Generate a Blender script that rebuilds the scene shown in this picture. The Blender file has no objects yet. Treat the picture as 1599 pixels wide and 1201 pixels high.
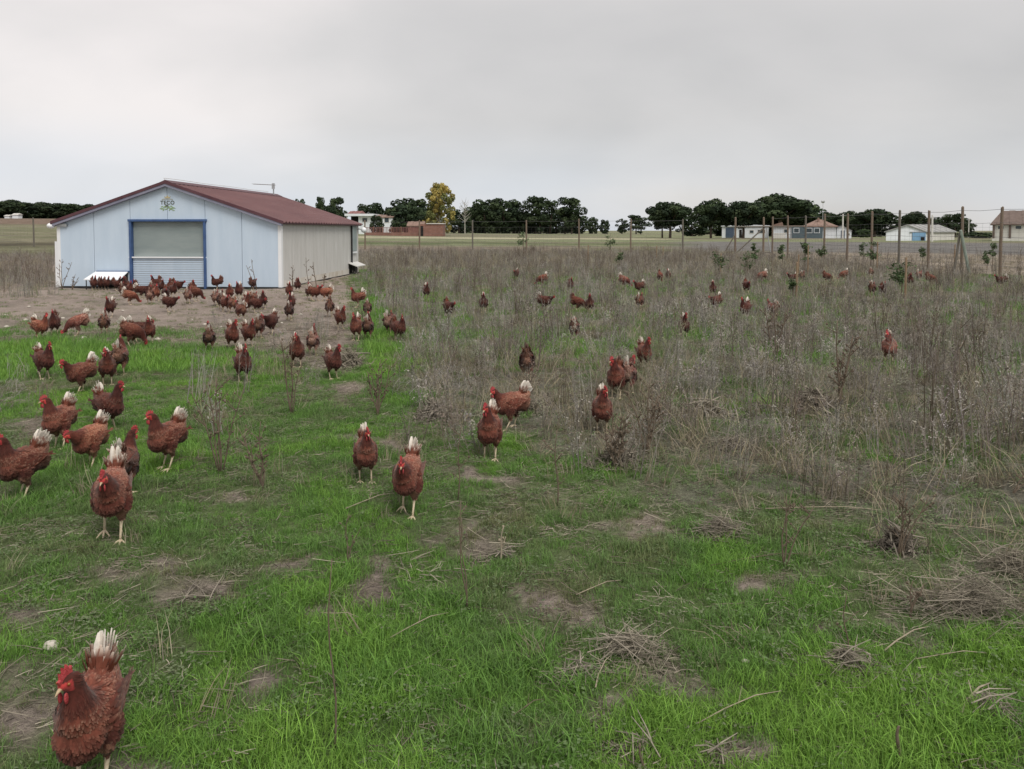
import bpy, bmesh, math, random
import numpy as np
from mathutils import Vector, Matrix, Euler

random.seed(7)
rng = np.random.default_rng(11)
R = math.radians
scene = bpy.context.scene
COL = scene.collection

# ------------------------------------------------------------------ camera, sky, sun, exposure
F, CX, CY, HOR, CAMH = 1200.0, 799.5, 410.0, 360.0, 1.5
PITCH = math.atan((CY - HOR) / F)
cam_data = bpy.data.cameras.new('camera')
cam = bpy.data.objects.new('camera', cam_data)
COL.objects.link(cam)
cam.location = (0, 0, CAMH)
cam.rotation_euler = (math.pi / 2 - PITCH, 0, 0)
cam_data.sensor_width = 36
cam_data.lens = F / 1599 * 36
cam_data.shift_y = -(600.5 - CY) / 1599
cam_data.clip_start = 0.05
cam_data.clip_end = 9000
scene.camera = cam

SUN_EL, SUN_AZ = 55, 148          # azimuth clockwise from +Y (view direction): behind the camera to its right
world = bpy.data.worlds.new('World')
scene.world = world
world.use_nodes = True
nt = world.node_tree
nt.nodes.clear()
def N(tree, t, **kw):
    n = tree.nodes.new(t)
    for k, v in kw.items():
        setattr(n, k, v)
    return n
def build_world():
    L = nt.links.new
    out = N(nt, 'ShaderNodeOutputWorld')
    bg = N(nt, 'ShaderNodeBackground')
    bg.inputs['Strength'].default_value = 0.1
    sky = N(nt, 'ShaderNodeTexSky', sky_type='NISHITA', sun_disc=False)
    sky.sun_elevation = R(SUN_EL)
    sky.sun_rotation = R(SUN_AZ)
    tc = N(nt, 'ShaderNodeTexCoord')
    sep = N(nt, 'ShaderNodeSeparateXYZ')
    L(tc.outputs['Generated'], sep.inputs[0])
    # project the view direction on a flat cloud deck
    az = N(nt, 'ShaderNodeMath', operation='ABSOLUTE'); L(sep.outputs['Z'], az.inputs[0])
    ad = N(nt, 'ShaderNodeMath', operation='ADD'); L(az.outputs[0], ad.inputs[0]); ad.inputs[1].default_value = 0.42
    dx = N(nt, 'ShaderNodeMath', operation='DIVIDE'); L(sep.outputs['X'], dx.inputs[0]); L(ad.outputs[0], dx.inputs[1])
    dy = N(nt, 'ShaderNodeMath', operation='DIVIDE'); L(sep.outputs['Y'], dy.inputs[0]); L(ad.outputs[0], dy.inputs[1])
    comb = N(nt, 'ShaderNodeCombineXYZ'); L(dx.outputs[0], comb.inputs[0]); L(dy.outputs[0], comb.inputs[1])
    def noise(scale, detail, off, rough=0.5, sx=1.0, sy=1.0):
        mp = N(nt, 'ShaderNodeMapping')
        mp.inputs['Location'].default_value = off
        mp.inputs['Scale'].default_value = (sx, sy, 1)
        L(comb.outputs[0], mp.inputs['Vector'])
        n = N(nt, 'ShaderNodeTexNoise')
        n.inputs['Scale'].default_value = scale
        n.inputs['Detail'].default_value = detail
        n.inputs['Roughness'].default_value = rough
        n.inputs['Distortion'].default_value = 0.25
        L(mp.outputs[0], n.inputs['Vector'])
        return n
    n1 = noise(1.1, 3, (11.7, 6.1, 0), 0.45, 0.9, 1.0)
    n2 = noise(2.2, 5, (7.3, 2.2, 0), 0.5, 0.95, 1.15)
    mixn = N(nt, 'ShaderNodeMath', operation='MULTIPLY_ADD')
    L(n2.outputs['Fac'], mixn.inputs[0]); mixn.inputs[1].default_value = 0.30
    sc = N(nt, 'ShaderNodeMath', operation='MULTIPLY'); L(n1.outputs['Fac'], sc.inputs[0]); sc.inputs[1].default_value = 0.70
    L(sc.outputs[0], mixn.inputs[2])
    # thinner cloud towards the left of the view
    gx = N(nt, 'ShaderNodeMath', operation='MULTIPLY_ADD'); L(sep.outputs['X'], gx.inputs[0]); gx.inputs[1].default_value = -0.24
    L(mixn.outputs[0], gx.inputs[2])
    ramp = N(nt, 'ShaderNodeValToRGB')
    cr = ramp.color_ramp
    cr.elements[0].position = 0.24; cr.elements[0].color = (0.455, 0.452, 0.45, 1)
    cr.elements[1].position = 0.66; cr.elements[1].color = (0.77, 0.735, 0.722, 1)
    e = cr.elements.new(0.48); e.color = (0.60, 0.588, 0.58, 1)
    L(gx.outputs[0], ramp.inputs[0])
    # bluish air low over the horizon
    hz = N(nt, 'ShaderNodeMapRange', interpolation_type='SMOOTHSTEP'); L(sep.outputs['Z'], hz.inputs[0])
    hz.inputs[1].default_value = 0.015; hz.inputs[2].default_value = 0.15; hz.inputs[3].default_value = 1.0; hz.inputs[4].default_value = 0.0
    n3 = noise(0.9, 3, (1.0, 5.0, 0), 0.5, 0.5, 1.0)
    hm = N(nt, 'ShaderNodeMath', operation='MULTIPLY'); L(hz.outputs[0], hm.inputs[0])
    h2 = N(nt, 'ShaderNodeMapRange'); L(n3.outputs['Fac'], h2.inputs[0]); h2.inputs[1].default_value = 0.3; h2.inputs[2].default_value = 0.65
    L(h2.outputs[0], hm.inputs[1])
    mx = N(nt, 'ShaderNodeMixRGB'); L(hm.outputs[0], mx.inputs[0]); L(ramp.outputs[0], mx.inputs[1]); mx.inputs[2].default_value = (0.53, 0.60, 0.70, 1)
    # scale to the sky texture's physical range, let a little of the sky through
    ten = N(nt, 'ShaderNodeMixRGB', blend_type='MULTIPLY'); ten.inputs[0].default_value = 1; L(mx.outputs[0], ten.inputs[1]); ten.inputs[2].default_value = (6.62, 6.52, 6.45, 1)
    fin = N(nt, 'ShaderNodeMixRGB'); fin.inputs[0].default_value = 0.94
    L(sky.outputs[0], fin.inputs[1]); L(ten.outputs[0], fin.inputs[2])
    L(fin.outputs[0], bg.inputs['Color']); L(bg.outputs[0], out.inputs[0])
build_world()

sun_data = bpy.data.lights.new('sun', 'SUN')
sun_data.energy = 1.5
sun_data.angle = R(30)
sun_data.color = (1.0, 0.96, 0.90)
sun = bpy.data.objects.new('sun', sun_data)
COL.objects.link(sun)
sd = Vector((math.sin(R(SUN_AZ)) * math.cos(R(SUN_EL)), math.cos(R(SUN_AZ)) * math.cos(R(SUN_EL)), math.sin(R(SUN_EL))))
sun.rotation_euler = sd.to_track_quat('Z', 'Y').to_euler()
sun.location = (0, 0, 60)

vs = scene.view_settings
vs.view_transform = 'Standard'; vs.look = 'None'; vs.gamma = 1; vs.use_curve_mapping = False
vs.exposure = 0.85
scene.cycles.max_bounces = 6
scene.cycles.diffuse_bounces = 3
scene.cycles.transparent_max_bounces = 8

# ------------------------------------------------------------------ small helpers
def smooth(a, b, x):
    t = np.clip((np.asarray(x, float) - a) / (b - a), 0, 1)
    return t * t * (3 - 2 * t)
def vnoise(x, y, seed=0):
    x = np.asarray(x, float); y = np.asarray(y, float)
    xi = np.floor(x).astype(np.int64); yi = np.floor(y).astype(np.int64)
    fx = x - xi; fy = y - yi
    fx = fx * fx * (3 - 2 * fx); fy = fy * fy * (3 - 2 * fy)
    def h(a, b):
        n = (a * 374761393 + b * 668265263 + seed * 1442695041) & 0xFFFFFFFF
        n = ((n ^ (n >> 13)) * 1274126177) & 0xFFFFFFFF
        n = n ^ (n >> 16)
        return (n & 0xFFFF) / 65535.0
    return (h(xi, yi) * (1 - fx) + h(xi + 1, yi) * fx) * (1 - fy) + (h(xi, yi + 1) * (1 - fx) + h(xi + 1, yi + 1) * fx) * fy
def fbm(x, y, s, seed=0, o=3):
    v = 0; a = 0.5; t = 0
    for k in range(o):
        v = v + a * vnoise(np.asarray(x) * s, np.asarray(y) * s, seed + k * 17); t += a; a *= 0.5; s *= 2.1
    return v / t
CP, SP = math.cos(PITCH), math.sin(PITCH)
def uv_of(x, y, z=0.0):
    """where a point of the place shows in the photograph (used to read zones off it)"""
    dep = y * CP - (z - CAMH) * SP
    up = y * SP + (z - CAMH) * CP
    dep = np.where(np.abs(dep) < 1e-3, 1e-3, dep)
    return CX + F * x / dep, CY - F * up / dep
def ground_at(u, v):
    x = (u - CX) / F; yv = (CY - v) / F
    d = Vector((x, CP + yv * SP, -SP + yv * CP))
    t = -CAMH / d.z
    return d.x * t, d.y * t
def at_depth(u, Y):
    return (u - CX) / F * Y
def zat(v, Y):
    return CAMH + (HOR - v) * Y / F
def gz(x, y):
    """height of the ground"""
    x = np.asarray(x, float); y = np.asarray(y, float)
    d = np.hypot(x, y)
    u = CX + F * x / np.maximum(y, 1.0)
    u = np.where(y < 1, np.where(x < 0, -2000, 3000), u)
    w = np.interp(u, [-2000, 140, 520, 640, 820, 1050, 3000], [1, 1, 0.34, 0.22, 0.08, 0.0, 0.0])
    hill = w * np.clip((d - 60) / 240, 0, 1.25) * 5.0
    near = (1 - smooth(30, 60, d))
    b = near * ((fbm(x, y, 0.9, 3) - 0.5) * 0.07 + (fbm(x, y, 3.7, 5) - 0.5) * 0.035)
    return hill + b
def gzf(x, y):
    return float(gz(x, y))

class MB:
    """collects geometry of ONE mesh"""
    def __init__(s):
        s.v = []; s.f = []; s.c = []; s.cur = (1, 1, 1)
    def vert(s, p, c=None):
        s.v.append((p[0], p[1], p[2])); s.c.append(c or s.cur); return len(s.v) - 1
    def face(s, pts, c=None):
        s.f.append(tuple(s.vert(p, c) for p in pts))
    def box(s, x0, x1, y0, y1, z0, z1):
        b = len(s.v)
        for z in (z0, z1):
            for x, y in ((x0, y0), (x1, y0), (x1, y1), (x0, y1)):
                s.vert((x, y, z))
        for q in ((3, 2, 1, 0), (4, 5, 6, 7), (0, 1, 5, 4), (1, 2, 6, 5), (2, 3, 7, 6), (3, 0, 4, 7)):
            s.f.append(tuple(b + i for i in q))
        return s
    def prism(s, poly, y0, y1):
        """polygon in x,z (counter clockwise seen from -y) pushed from y0 to y1"""
        b = len(s.v); n = len(poly)
        for y in (y0, y1):
            for x, z in poly: s.vert((x, y, z))
        s.f.append(tuple(b + i for i in range(n)))
        s.f.append(tuple(b + n + i for i in reversed(range(n))))
        for i in range(n):
            j = (i + 1) % n
            s.f.append((b + j, b + i, b + n + i, b + n + j))
        return s
    def tube(s, pts, rad, n=6, cap=True, cols=None):
        pts = [Vector(p) for p in pts]
        if not hasattr(rad, '__len__'): rad = [rad] * len(pts)
        t0 = (pts[1] - pts[0]).normalized()
        ref = Vector((0, 0, 1)) if abs(t0.z) < 0.9 else Vector((1, 0, 0))
        a = t0.cross(ref).normalized()
        rings = []
        for i, p in enumerate(pts):
            t = (pts[min(i + 1, len(pts) - 1)] - pts[max(i - 1, 0)])
            t = t.normalized() if t.length > 1e-9 else t0
            a = (a - t * a.dot(t)).normalized()
            b = t.cross(a)
            col = cols[i] if cols else None
            rings.append([s.vert(p + (a * math.cos(2 * math.pi * k / n) + b * math.sin(2 * math.pi * k / n)) * rad[i], col) for k in range(n)])
        for i in range(len(rings) - 1):
            for k in range(n):
                k2 = (k + 1) % n
                s.f.append((rings[i][k], rings[i][k2], rings[i + 1][k2], rings[i + 1][k]))
        if cap:
            s.f.append(tuple(reversed(rings[0]))); s.f.append(tuple(rings[-1]))
        return s
    def ball(s, c, r, nu=10, nv=6, M=None):
        if not hasattr(r, '__len__'): r = (r, r, r)
        base = len(s.v)
        def P(p):
            p = Vector((p[0] * r[0], p[1] * r[1], p[2] * r[2]))
            if M is not None: p = M @ p
            return p + Vector(c)
        s.vert(P((0, 0, 1)))
        for i in range(1, nv):
            th = math.pi * i / nv
            for k in range(nu):
                ph = 2 * math.pi * k / nu
                s.vert(P((math.sin(th) * math.cos(ph), math.sin(th) * math.sin(ph), math.cos(th))))
        s.vert(P((0, 0, -1)))
        last = len(s.v) - 1
        for k in range(nu):
            s.f.append((base, base + 1 + k, base + 1 + (k + 1) % nu))
            s.f.append((last, last - nu + (k + 1) % nu, last - nu + k))
        for i in range(nv - 2):
            for k in range(nu):
                a = base + 1 + i * nu
                s.f.append((a + k, a + nu + k, a + nu + (k + 1) % nu, a + (k + 1) % nu))
        return s
    def mesh(s, name, m=None, sm=False):
        me = bpy.data.meshes.new(name)
        me.from_pydata(s.v, [], s.f)
        if m: me.materials.append(m)
        if sm: me.polygons.foreach_set('use_smooth', [True] * len(me.polygons))
        if any(c != (1, 1, 1) for c in s.c):
            at = me.color_attributes.new('Col', 'FLOAT_COLOR', 'POINT')
            arr = np.ones((len(s.v), 4), np.float32); arr[:, :3] = np.array(s.c, np.float32)
            at.data.foreach_set('color', arr.ravel())
        me.update()
        return me

def link(name, data, parent=None, loc=None, rz=0.0):
    o = bpy.data.objects.new(name, data)
    COL.objects.link(o)
    if parent is not None: o.parent = parent
    if loc is not None: o.location = loc
    if rz: o.rotation_euler = (0, 0, rz)
    return o
def tag(o, label=None, cat=None, group=None, kind=None):
    if label: o['label'] = label
    if cat: o['category'] = cat
    if group: o['group'] = group
    if kind: o['kind'] = kind
    return o
def thing(name, label, cat, loc=(0, 0, 0), rz=0.0, group=None):
    o = link(name, None, None, loc, rz)
    o.empty_display_size = 0.1
    return tag(o, label, cat, group)
def copy_tree(o, parent=None):
    c = o.copy(); COL.objects.link(c); c.parent = parent
    for ch in o.children: copy_tree(ch, c)
    return c

# ------------------------------------------------------------------ materials
def mat(name, c1, c2=None, scale=8.0, rough=0.8, bump=0.0, detail=5, stretch=(1, 1, 1), metal=0.0, spec=0.3, coord='Object', c3=None, bscale=None):
    m = bpy.data.materials.new(name)
    m.use_nodes = True
    t = m.node_tree; L = t.links.new
    b = t.nodes['Principled BSDF']
    b.inputs['Roughness'].default_value = rough
    b.inputs['Metallic'].default_value = metal
    b.inputs['Specular IOR Level'].default_value = spec
    b.inputs['Base Color'].default_value = (*c1, 1)
    if c2 is not None or bump:
        tc = N(t, 'ShaderNodeTexCoord'); mp = N(t, 'ShaderNodeMapping'); mp.inputs['Scale'].default_value = stretch
        L(tc.outputs[coord], mp.inputs[0])
        n = N(t, 'ShaderNodeTexNoise'); n.inputs['Scale'].default_value = scale; n.inputs['Detail'].default_value = detail; n.inputs['Roughness'].default_value = 0.6
        L(mp.outputs[0], n.inputs['Vector'])
        if c2 is not None:
            r = N(t, 'ShaderNodeValToRGB')
            r.color_ramp.elements[0].position = 0.34; r.color_ramp.elements[0].color = (*c1, 1)
            r.color_ramp.elements[1].position = 0.66; r.color_ramp.elements[1].color = (*c2, 1)
            if c3 is not None:
                e = r.color_ramp.elements.new(0.75); e.color = (*c3, 1)
            L(n.outputs['Fac'], r.inputs[0]); L(r.outputs[0], b.inputs['Base Color'])
        if bump:
            n2 = n
            if bscale:
                n2 = N(t, 'ShaderNodeTexNoise'); n2.inputs['Scale'].default_value = bscale; n2.inputs['Detail'].default_value = 4
                L(mp.outputs[0], n2.inputs['Vector'])
            bp = N(t, 'ShaderNodeBump'); bp.inputs['Strength'].default_value = bump; bp.inputs['Distance'].default_value = 0.02
            L(n2.outputs['Fac'], bp.inputs['Height']); L(bp.outputs[0], b.inputs['Normal'])
    return m
def attr_mat(name, noise_scale=30, amt=0.35, rough=0.8, tint=False, translucent=0.0, sheen=0.0, spec=0.2):
    """colour from the mesh's own Col attribute, broken up by noise; optional per-object tint"""
    m = bpy.data.materials.new(name); m.use_nodes = True
    t = m.node_tree; L = t.links.new
    b = t.nodes['Principled BSDF']; b.inputs['Roughness'].default_value = rough; b.inputs['Specular IOR Level'].default_value = spec
    if sheen: b.inputs['Sheen Weight'].default_value = sheen
    a = N(t, 'ShaderNodeAttribute', attribute_name='Col')
    tc = N(t, 'ShaderNodeTexCoord'); n = N(t, 'ShaderNodeTexNoise'); n.inputs['Scale'].default_value = noise_scale; n.inputs['Detail'].default_value = 5
    L(tc.outputs['Object'], n.inputs['Vector'])
    mr = N(t, 'ShaderNodeMapRange'); L(n.outputs['Fac'], mr.inputs[0]); mr.inputs[1].default_value = 0.25; mr.inputs[2].default_value = 0.75
    mr.inputs[3].default_value = 1 - amt; mr.inputs[4].default_value = 1 + amt
    mu = N(t, 'ShaderNodeMixRGB', blend_type='MULTIPLY'); mu.inputs[0].default_value = 1
    L(a.outputs['Color'], mu.inputs[1]); L(mr.outputs[0], mu.inputs[2])
    last = mu
    if tint:
        oi = N(t, 'ShaderNodeObjectInfo'); m2 = N(t, 'ShaderNodeMixRGB', blend_type='MULTIPLY'); m2.inputs[0].default_value = 1
        L(mu.outputs[0], m2.inputs[1]); L(oi.outputs['Color'], m2.inputs[2]); last = m2
    L(last.outputs[0], b.inputs['Base Color'])
    if translucent:
        tr = N(t, 'ShaderNodeBsdfTranslucent'); mi = N(t, 'ShaderNodeMixShader'); mi.inputs[0].default_value = translucent
        L(last.outputs[0], tr.inputs[0]); L(b.outputs[0], mi.inputs[1]); L(tr.outputs[0], mi.inputs[2])
        L(mi.outputs[0], t.nodes['Material Output'].inputs[0])
    return m
def blade_mat(name, stops, translucent=0.25, rough=0.6, spec=0.25):
    """leaf colour chosen per plant by its tone attribute, varied per blade by the mesh's Col"""
    m = bpy.data.materials.new(name); m.use_nodes = True
    t = m.node_tree; L = t.links.new
    b = t.nodes['Principled BSDF']; b.inputs['Roughness'].default_value = rough; b.inputs['Specular IOR Level'].default_value = spec
    a = N(t, 'ShaderNodeAttribute', attribute_name='tone', attribute_type='INSTANCER')
    r = N(t, 'ShaderNodeValToRGB')
    el = r.color_ramp.elements
    el[0].position = stops[0][0]; el[0].color = (*stops[0][1], 1)
    el[1].position = stops[-1][0]; el[1].color = (*stops[-1][1], 1)
    for p, c in stops[1:-1]:
        e = el.new(p); e.color = (*c, 1)
    L(a.outputs['Fac'], r.inputs[0])
    c = N(t, 'ShaderNodeAttribute', attribute_name='Col')
    mu = N(t, 'ShaderNodeMixRGB', blend_type='MULTIPLY'); mu.inputs[0].default_value = 1
    L(r.outputs[0], mu.inputs[1]); L(c.outputs['Color'], mu.inputs[2])
    L(mu.outputs[0], b.inputs['Base Color'])
    tr = N(t, 'ShaderNodeBsdfTranslucent'); mi = N(t, 'ShaderNodeMixShader'); mi.inputs[0].default_value = translucent
    L(mu.outputs[0], tr.inputs[0]); L(b.outputs[0], mi.inputs[1]); L(tr.outputs[0], mi.inputs[2])
    L(mi.outputs[0], t.nodes['Material Output'].inputs[0])
    return m

# ------------------------------------------------------------------ zones of the ground (read off the photograph, stored as places on the ground)
BARE = [(290, 925, 75, 20), (705, 832, 55, 18), (885, 925, 60, 25), (1045, 1060, 90, 40), (60, 1105, 95, 36), (270, 1185, 60, 30),
        (20, 990, 60, 14), (440, 1060, 50, 14), (1150, 890, 60, 12), (540, 610, 22, 26), (740, 745, 50, 12), (620, 690, 60, 10), (780, 860, 60, 16),
        (900, 1100, 60, 22), (1120, 1160, 60, 22), (1470, 990, 40, 14), (560, 900, 40, 20), (180, 905, 60, 12), (430, 880, 45, 10), (1260, 970, 45, 9),
        (480, 930, 30, 12), (350, 780, 45, 9), (50, 660, 60, 14), (980, 690, 40, 12), (1010, 820, 60, 14)]
def zones(x, y):
    """green (0..1 lushness), weeds (0..1 density), dirt (0..1) at points of the ground"""
    u, v = uv_of(x, y)
    d = np.hypot(x, y)
    u = np.where(y < 1.2, CX + 600 * x, u); v = np.where(y < 1.2, 1230, v)
    n1 = fbm(x, y, 0.55, 21); n2 = fbm(x, y, 1.9, 31); n3 = fbm(x, y, 0.22, 41)
    xl = np.interp(v, [390, 450, 500, 560, 620, 690, 760], [555, 570, 592, 606, 632, 690, 800])
    wz = smooth(-18, 30, u - xl + (n2 - 0.5) * 70)
    low = np.interp(u, [600, 800, 1000, 1250, 1600], [668, 690, 725, 770, 810])
    wz = wz * (1 - smooth(-75, 60, v - low + (n2 - 0.5) * 150 + (n1 - 0.5) * 60))
    def blob(cu, cv, ru, rv): return np.exp(-((u - cu) / ru) ** 2 - ((v - cv) / rv) ** 2)
    wz = np.maximum(wz, 0.75 * blob(345, 640, 45, 60) * (n2 > 0.42))
    wz = np.maximum(wz, 0.6 * blob(455, 585, 45, 35) * (n2 > 0.40))
    wz = np.maximum(wz, 0.5 * blob(20, 625, 60, 30))
    wz = np.maximum(wz, 0.9 * blob(1590, 900, 110, 45)); wz = np.maximum(wz, 0.6 * blob(1400, 850, 50, 45))
    left = (1 - smooth(60, 105, u)) * (1 - smooth(440, 478, v + (n2 - 0.5) * 20))
    wz = np.maximum(wz, left)
    wz = np.where(y < 1.2, 0, wz)
    uf = 1563 - (1 / np.maximum(y, 1) - 1 / 23.9) / (1 / 48.0 - 1 / 23.9) * 416
    wz = wz * (1 - smooth(46, 60, d)) * (1 - .9 * smooth(-8, 14, u - uf) * (y > 22))
    dirt = (1 - smooth(485, 560, v + (n2 - 0.5) * 50 - np.interp(u, [0, 300, 600], [0, 12, 70]))) * (1 - smooth(520, 600, u)) * (v < 600)
    bare = np.zeros_like(x)
    persp = np.clip((v - 360) / 600, .05, 1.5)
    wu = (fbm(x, y, 2.6, 81) - .5) * 220 * persp + (fbm(x, y, 7.0, 83) - .5) * 90 * persp
    wv = (fbm(x, y, 2.6, 85) - .5) * 90 * persp + (fbm(x, y, 7.0, 87) - .5) * 40 * persp
    for (bu, bv, ru, rv) in BARE:
        bare = np.maximum(bare, np.exp(-(((u + wu - bu) / ru) ** 2 + ((v + wv - bv) / rv) ** 2) ** 1.5))
    bare = bare * (0.55 + 0.9 * n2)
    dirt = np.clip(np.maximum(dirt, np.clip(bare * 1.0, 0, 1)), 0, 1)
    lush = smooth(0.36, 0.60, n1 * 0.55 + n2 * 0.45)
    right_mid = np.interp(u, [650, 900, 1250, 1600], [0, 0.2, 0.35, 0.45]) * smooth(1050, 750, v)
    green = np.clip(0.56 + 0.52 * lush, 0, 1) * (1 - 0.93 * dirt) * (1 - (0.58 - .50 * smooth(.42, .60, n2)) * wz) * (1 - right_mid * 0.6)
    zones.rm = right_mid
    return green, wz, dirt, u, v, d, n1, n2, n3

# ------------------------------------------------------------------ ground sheet
def build_ground():
    az = np.concatenate([np.linspace(-180, -50, 36, endpoint=False), np.linspace(-50, 50, 420, endpoint=False), np.linspace(50, 180, 36, endpoint=False)])
    a = np.radians(az)
    r = np.concatenate([[0.05, 0.5, 1.0], np.geomspace(1.5, 60, 190), np.geomspace(62, 400, 90)[0:], np.geomspace(440, 5200, 14)])
    A, Rr = np.meshgrid(a, r)
    X = np.sin(A) * Rr; Y = np.cos(A) * Rr
    Z = gz(X, Y)
    g, w, dirt, u, v, d, n1, n2, n3 = zones(X, Y)
    def mix(c, k, t): return c * (1 - t[..., None]) + np.array(k) * t[..., None]
    fine = fbm(X, Y, 6, 51)
    base = np.zeros(X.shape + (3,)) + np.array((0.215, 0.195, 0.145))
    base = mix(base, (0.112, 0.180, 0.052), np.clip(g * 1.25, 0, 1))
    base = mix(base, (0.225, 0.215, 0.185), np.clip(w, 0, 1) * 0.65)
    base = mix(base, (0.365, 0.300, 0.262), dirt * 0.9 * smooth(0.2, 0.6, n2 + 0.15))
    uf = 1563 - (1 / np.maximum(Y, 1) - 1 / 23.9) / (1 / 48.0 - 1 / 23.9) * 416
    outside = smooth(-4, 16, u - uf) * (Y > 22) * (u > 1180)
    far = np.maximum(smooth(44, 58, d), outside)
    # fields beyond the fence
    fcol = np.zeros(X.shape + (3,)) + np.array((0.185, 0.165, 0.120))
    st = fbm(X * 0.15, Y * 1.0, 0.12, 61)
    gfield = mix(fcol, (0.190, 0.210, 0.115), smooth(0.30, 0.62, st))
    tan = np.array((0.205, 0.168, 0.132))
    t1 = smooth(62, 84, d + (n3 - 0.5) * 22)
    c = np.zeros_like(fcol) + tan
    c = c * (1 - t1[..., None]) + gfield * t1[..., None]
    dk = np.exp(-((d - 86 - (n3 - 0.5) * 20) / 7) ** 2) * 0.8
    c = mix(c, (0.085, 0.11, 0.045), dk)
    trk = np.exp(-((d - 132 - 0.12 * X + (n3 - 0.5) * 14) / 9) ** 2)
    c = mix(c, (0.40, 0.37, 0.26), trk * (1 - smooth(1000, 1080, u)))
    # grass reaches the fence in the middle
    mid = smooth(850, 960, u) * (1 - smooth(1180, 1300, u)) * (1 - smooth(60, 70, d))
    c = mix(c, (0.165, 0.178, 0.082), mid)
    # ploughed field on the right
    pl = smooth(52, 60, d + (n3 - 0.5) * 8) * (1 - smooth(104, 112, d)) * smooth(1010, 1120, u + (n3 - 0.5) * 60)
    c = mix(c, np.array((0.165, 0.158, 0.148)), pl)
    c = c * (1 + .35 * (fbm(X * .25, Y, .9, 77) - .5) * pl)[..., None]
    tr = smooth(1215, 1300, u) * (1 - smooth(52, 60, d + (n3 - 0.5) * 8))
    c = mix(c, (0.285, 0.245, 0.20), np.maximum(tr, outside * (1 - smooth(52, 60, d))))
    # left hill
    lf = 1 - smooth(110, 200, u)
    hl = np.zeros_like(fcol) + np.array((0.20, 0.185, 0.125))
    hl = mix(hl, (0.165, 0.165, 0.10), smooth(0.45, 0.6, fbm(X * 0.1, Y, 0.16, 71)))
    hl = mix(hl, (0.17, 0.125, 0.095), smooth(170, 215, d))
    hl = mix(hl, (0.085, 0.075, 0.05), np.exp(-((d - 76) / 5) ** 2))
    c = mix(c, (0, 0, 0), lf * 0) * (1 - lf[..., None]) + hl * lf[..., None]
    base = base * (1 - far[..., None]) + c * far[..., None]
    base = base * (0.82 + 0.36 * fine[..., None])
    nr, na = X.shape
    verts = np.stack([X, Y, Z], -1).reshape(-1, 3)
    idx = np.arange(nr * na).reshape(nr, na)
    i0 = idx[:-1]; i1 = idx[1:]
    q = np.stack([i0, np.roll(i0, -1, 1), np.roll(i1, -1, 1), i1], -1).reshape(-1, 4)
    me = bpy.data.meshes.new('ground')
    faces = q[:, ::-1].tolist() + [tuple(idx[0].tolist()[::-1])]
    me.from_pydata(verts.tolist(), [], faces)
    at = me.color_attributes.new('Col', 'FLOAT_COLOR', 'POINT')
    arr = np.ones((len(verts), 4), np.float32); arr[:, :3] = base.reshape(-1, 3)
    at.data.foreach_set('color', arr.ravel())
    me.polygons.foreach_set('use_smooth', [True] * len(me.polygons))
    if me.polygons[10].normal.z < 0: me.flip_normals()
    m = bpy.data.materials.new('soil'); m.use_nodes = True
    t = m.node_tree; L = t.links.new
    b = t.nodes['Principled BSDF']; b.inputs['Roughness'].default_value = 0.95; b.inputs['Specular IOR Level'].default_value = 0.1
    ca = N(t, 'ShaderNodeAttribute', attribute_name='Col')
    geo = N(t, 'ShaderNodeNewGeometry')
    def nz(s, det):
        n = N(t, 'ShaderNodeTexNoise'); n.inputs['Scale'].default_value = s; n.inputs['Detail'].default_value = det; n.inputs['Roughness'].default_value = 0.65
        L(geo.outputs['Position'], n.inputs['Vector']); return n
    a1 = nz(14, 8); a2 = nz(55, 6); a3 = nz(0.35, 5)
    s = N(t, 'ShaderNodeMath', operation='ADD'); L(a1.outputs['Fac'], s.inputs[0]); L(a2.outputs['Fac'], s.inputs[1])
    s2 = N(t, 'ShaderNodeMath', operation='ADD'); L(s.outputs[0], s2.inputs[0]); L(a3.outputs['Fac'], s2.inputs[1])
    mr = N(t, 'ShaderNodeMapRange'); L(s2.outputs[0], mr.inputs[0]); mr.inputs[1].default_value = 1.05; mr.inputs[2].default_value = 1.95; mr.inputs[3].default_value = 0.42; mr.inputs[4].default_value = 1.58
    mu = N(t, 'ShaderNodeMixRGB', blend_type='MULTIPLY'); mu.inputs[0].default_value = 1; L(ca.outputs['Color'], mu.inputs[1]); L(mr.outputs[0], mu.inputs[2])
    L(mu.outputs[0], b.inputs['Base Color'])
    bp = N(t, 'ShaderNodeBump'); bp.inputs['Strength'].default_value = 1.0; bp.inputs['Distance'].default_value = 0.05; L(s.outputs[0], bp.inputs['Height']); L(bp.outputs[0], b.inputs['Normal'])
    me.materials.append(m)
    tag(link('ground', me), kind='structure')
build_ground()

# ------------------------------------------------------------------ the poultry house
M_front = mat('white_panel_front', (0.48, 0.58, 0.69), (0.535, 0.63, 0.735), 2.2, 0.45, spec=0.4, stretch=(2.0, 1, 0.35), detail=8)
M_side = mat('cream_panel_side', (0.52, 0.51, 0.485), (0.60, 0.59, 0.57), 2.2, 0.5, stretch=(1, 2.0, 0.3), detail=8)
M_sidedirt = mat('stained_panel', (0.50, 0.45, 0.38), (0.68, 0.66, 0.62), 3.0, 0.6, stretch=(1, 1, 0.5))
M_blue = mat('blue_paint', (0.045, 0.085, 0.20), (0.06, 0.115, 0.25), 6, 0.45)
M_roof = mat('maroon_sheet', (0.102, 0.038, 0.041), (0.138, 0.058, 0.059), 1.6, 0.5, stretch=(1, 0.3, 1), spec=0.4)
M_verge = mat('maroon_trim', (0.085, 0.035, 0.045), (0.11, 0.05, 0.06), 3, 0.5)
M_verge2 = mat('grey_mauve_trim', (0.20, 0.20, 0.27), (0.25, 0.25, 0.32), 3, 0.5)
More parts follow.
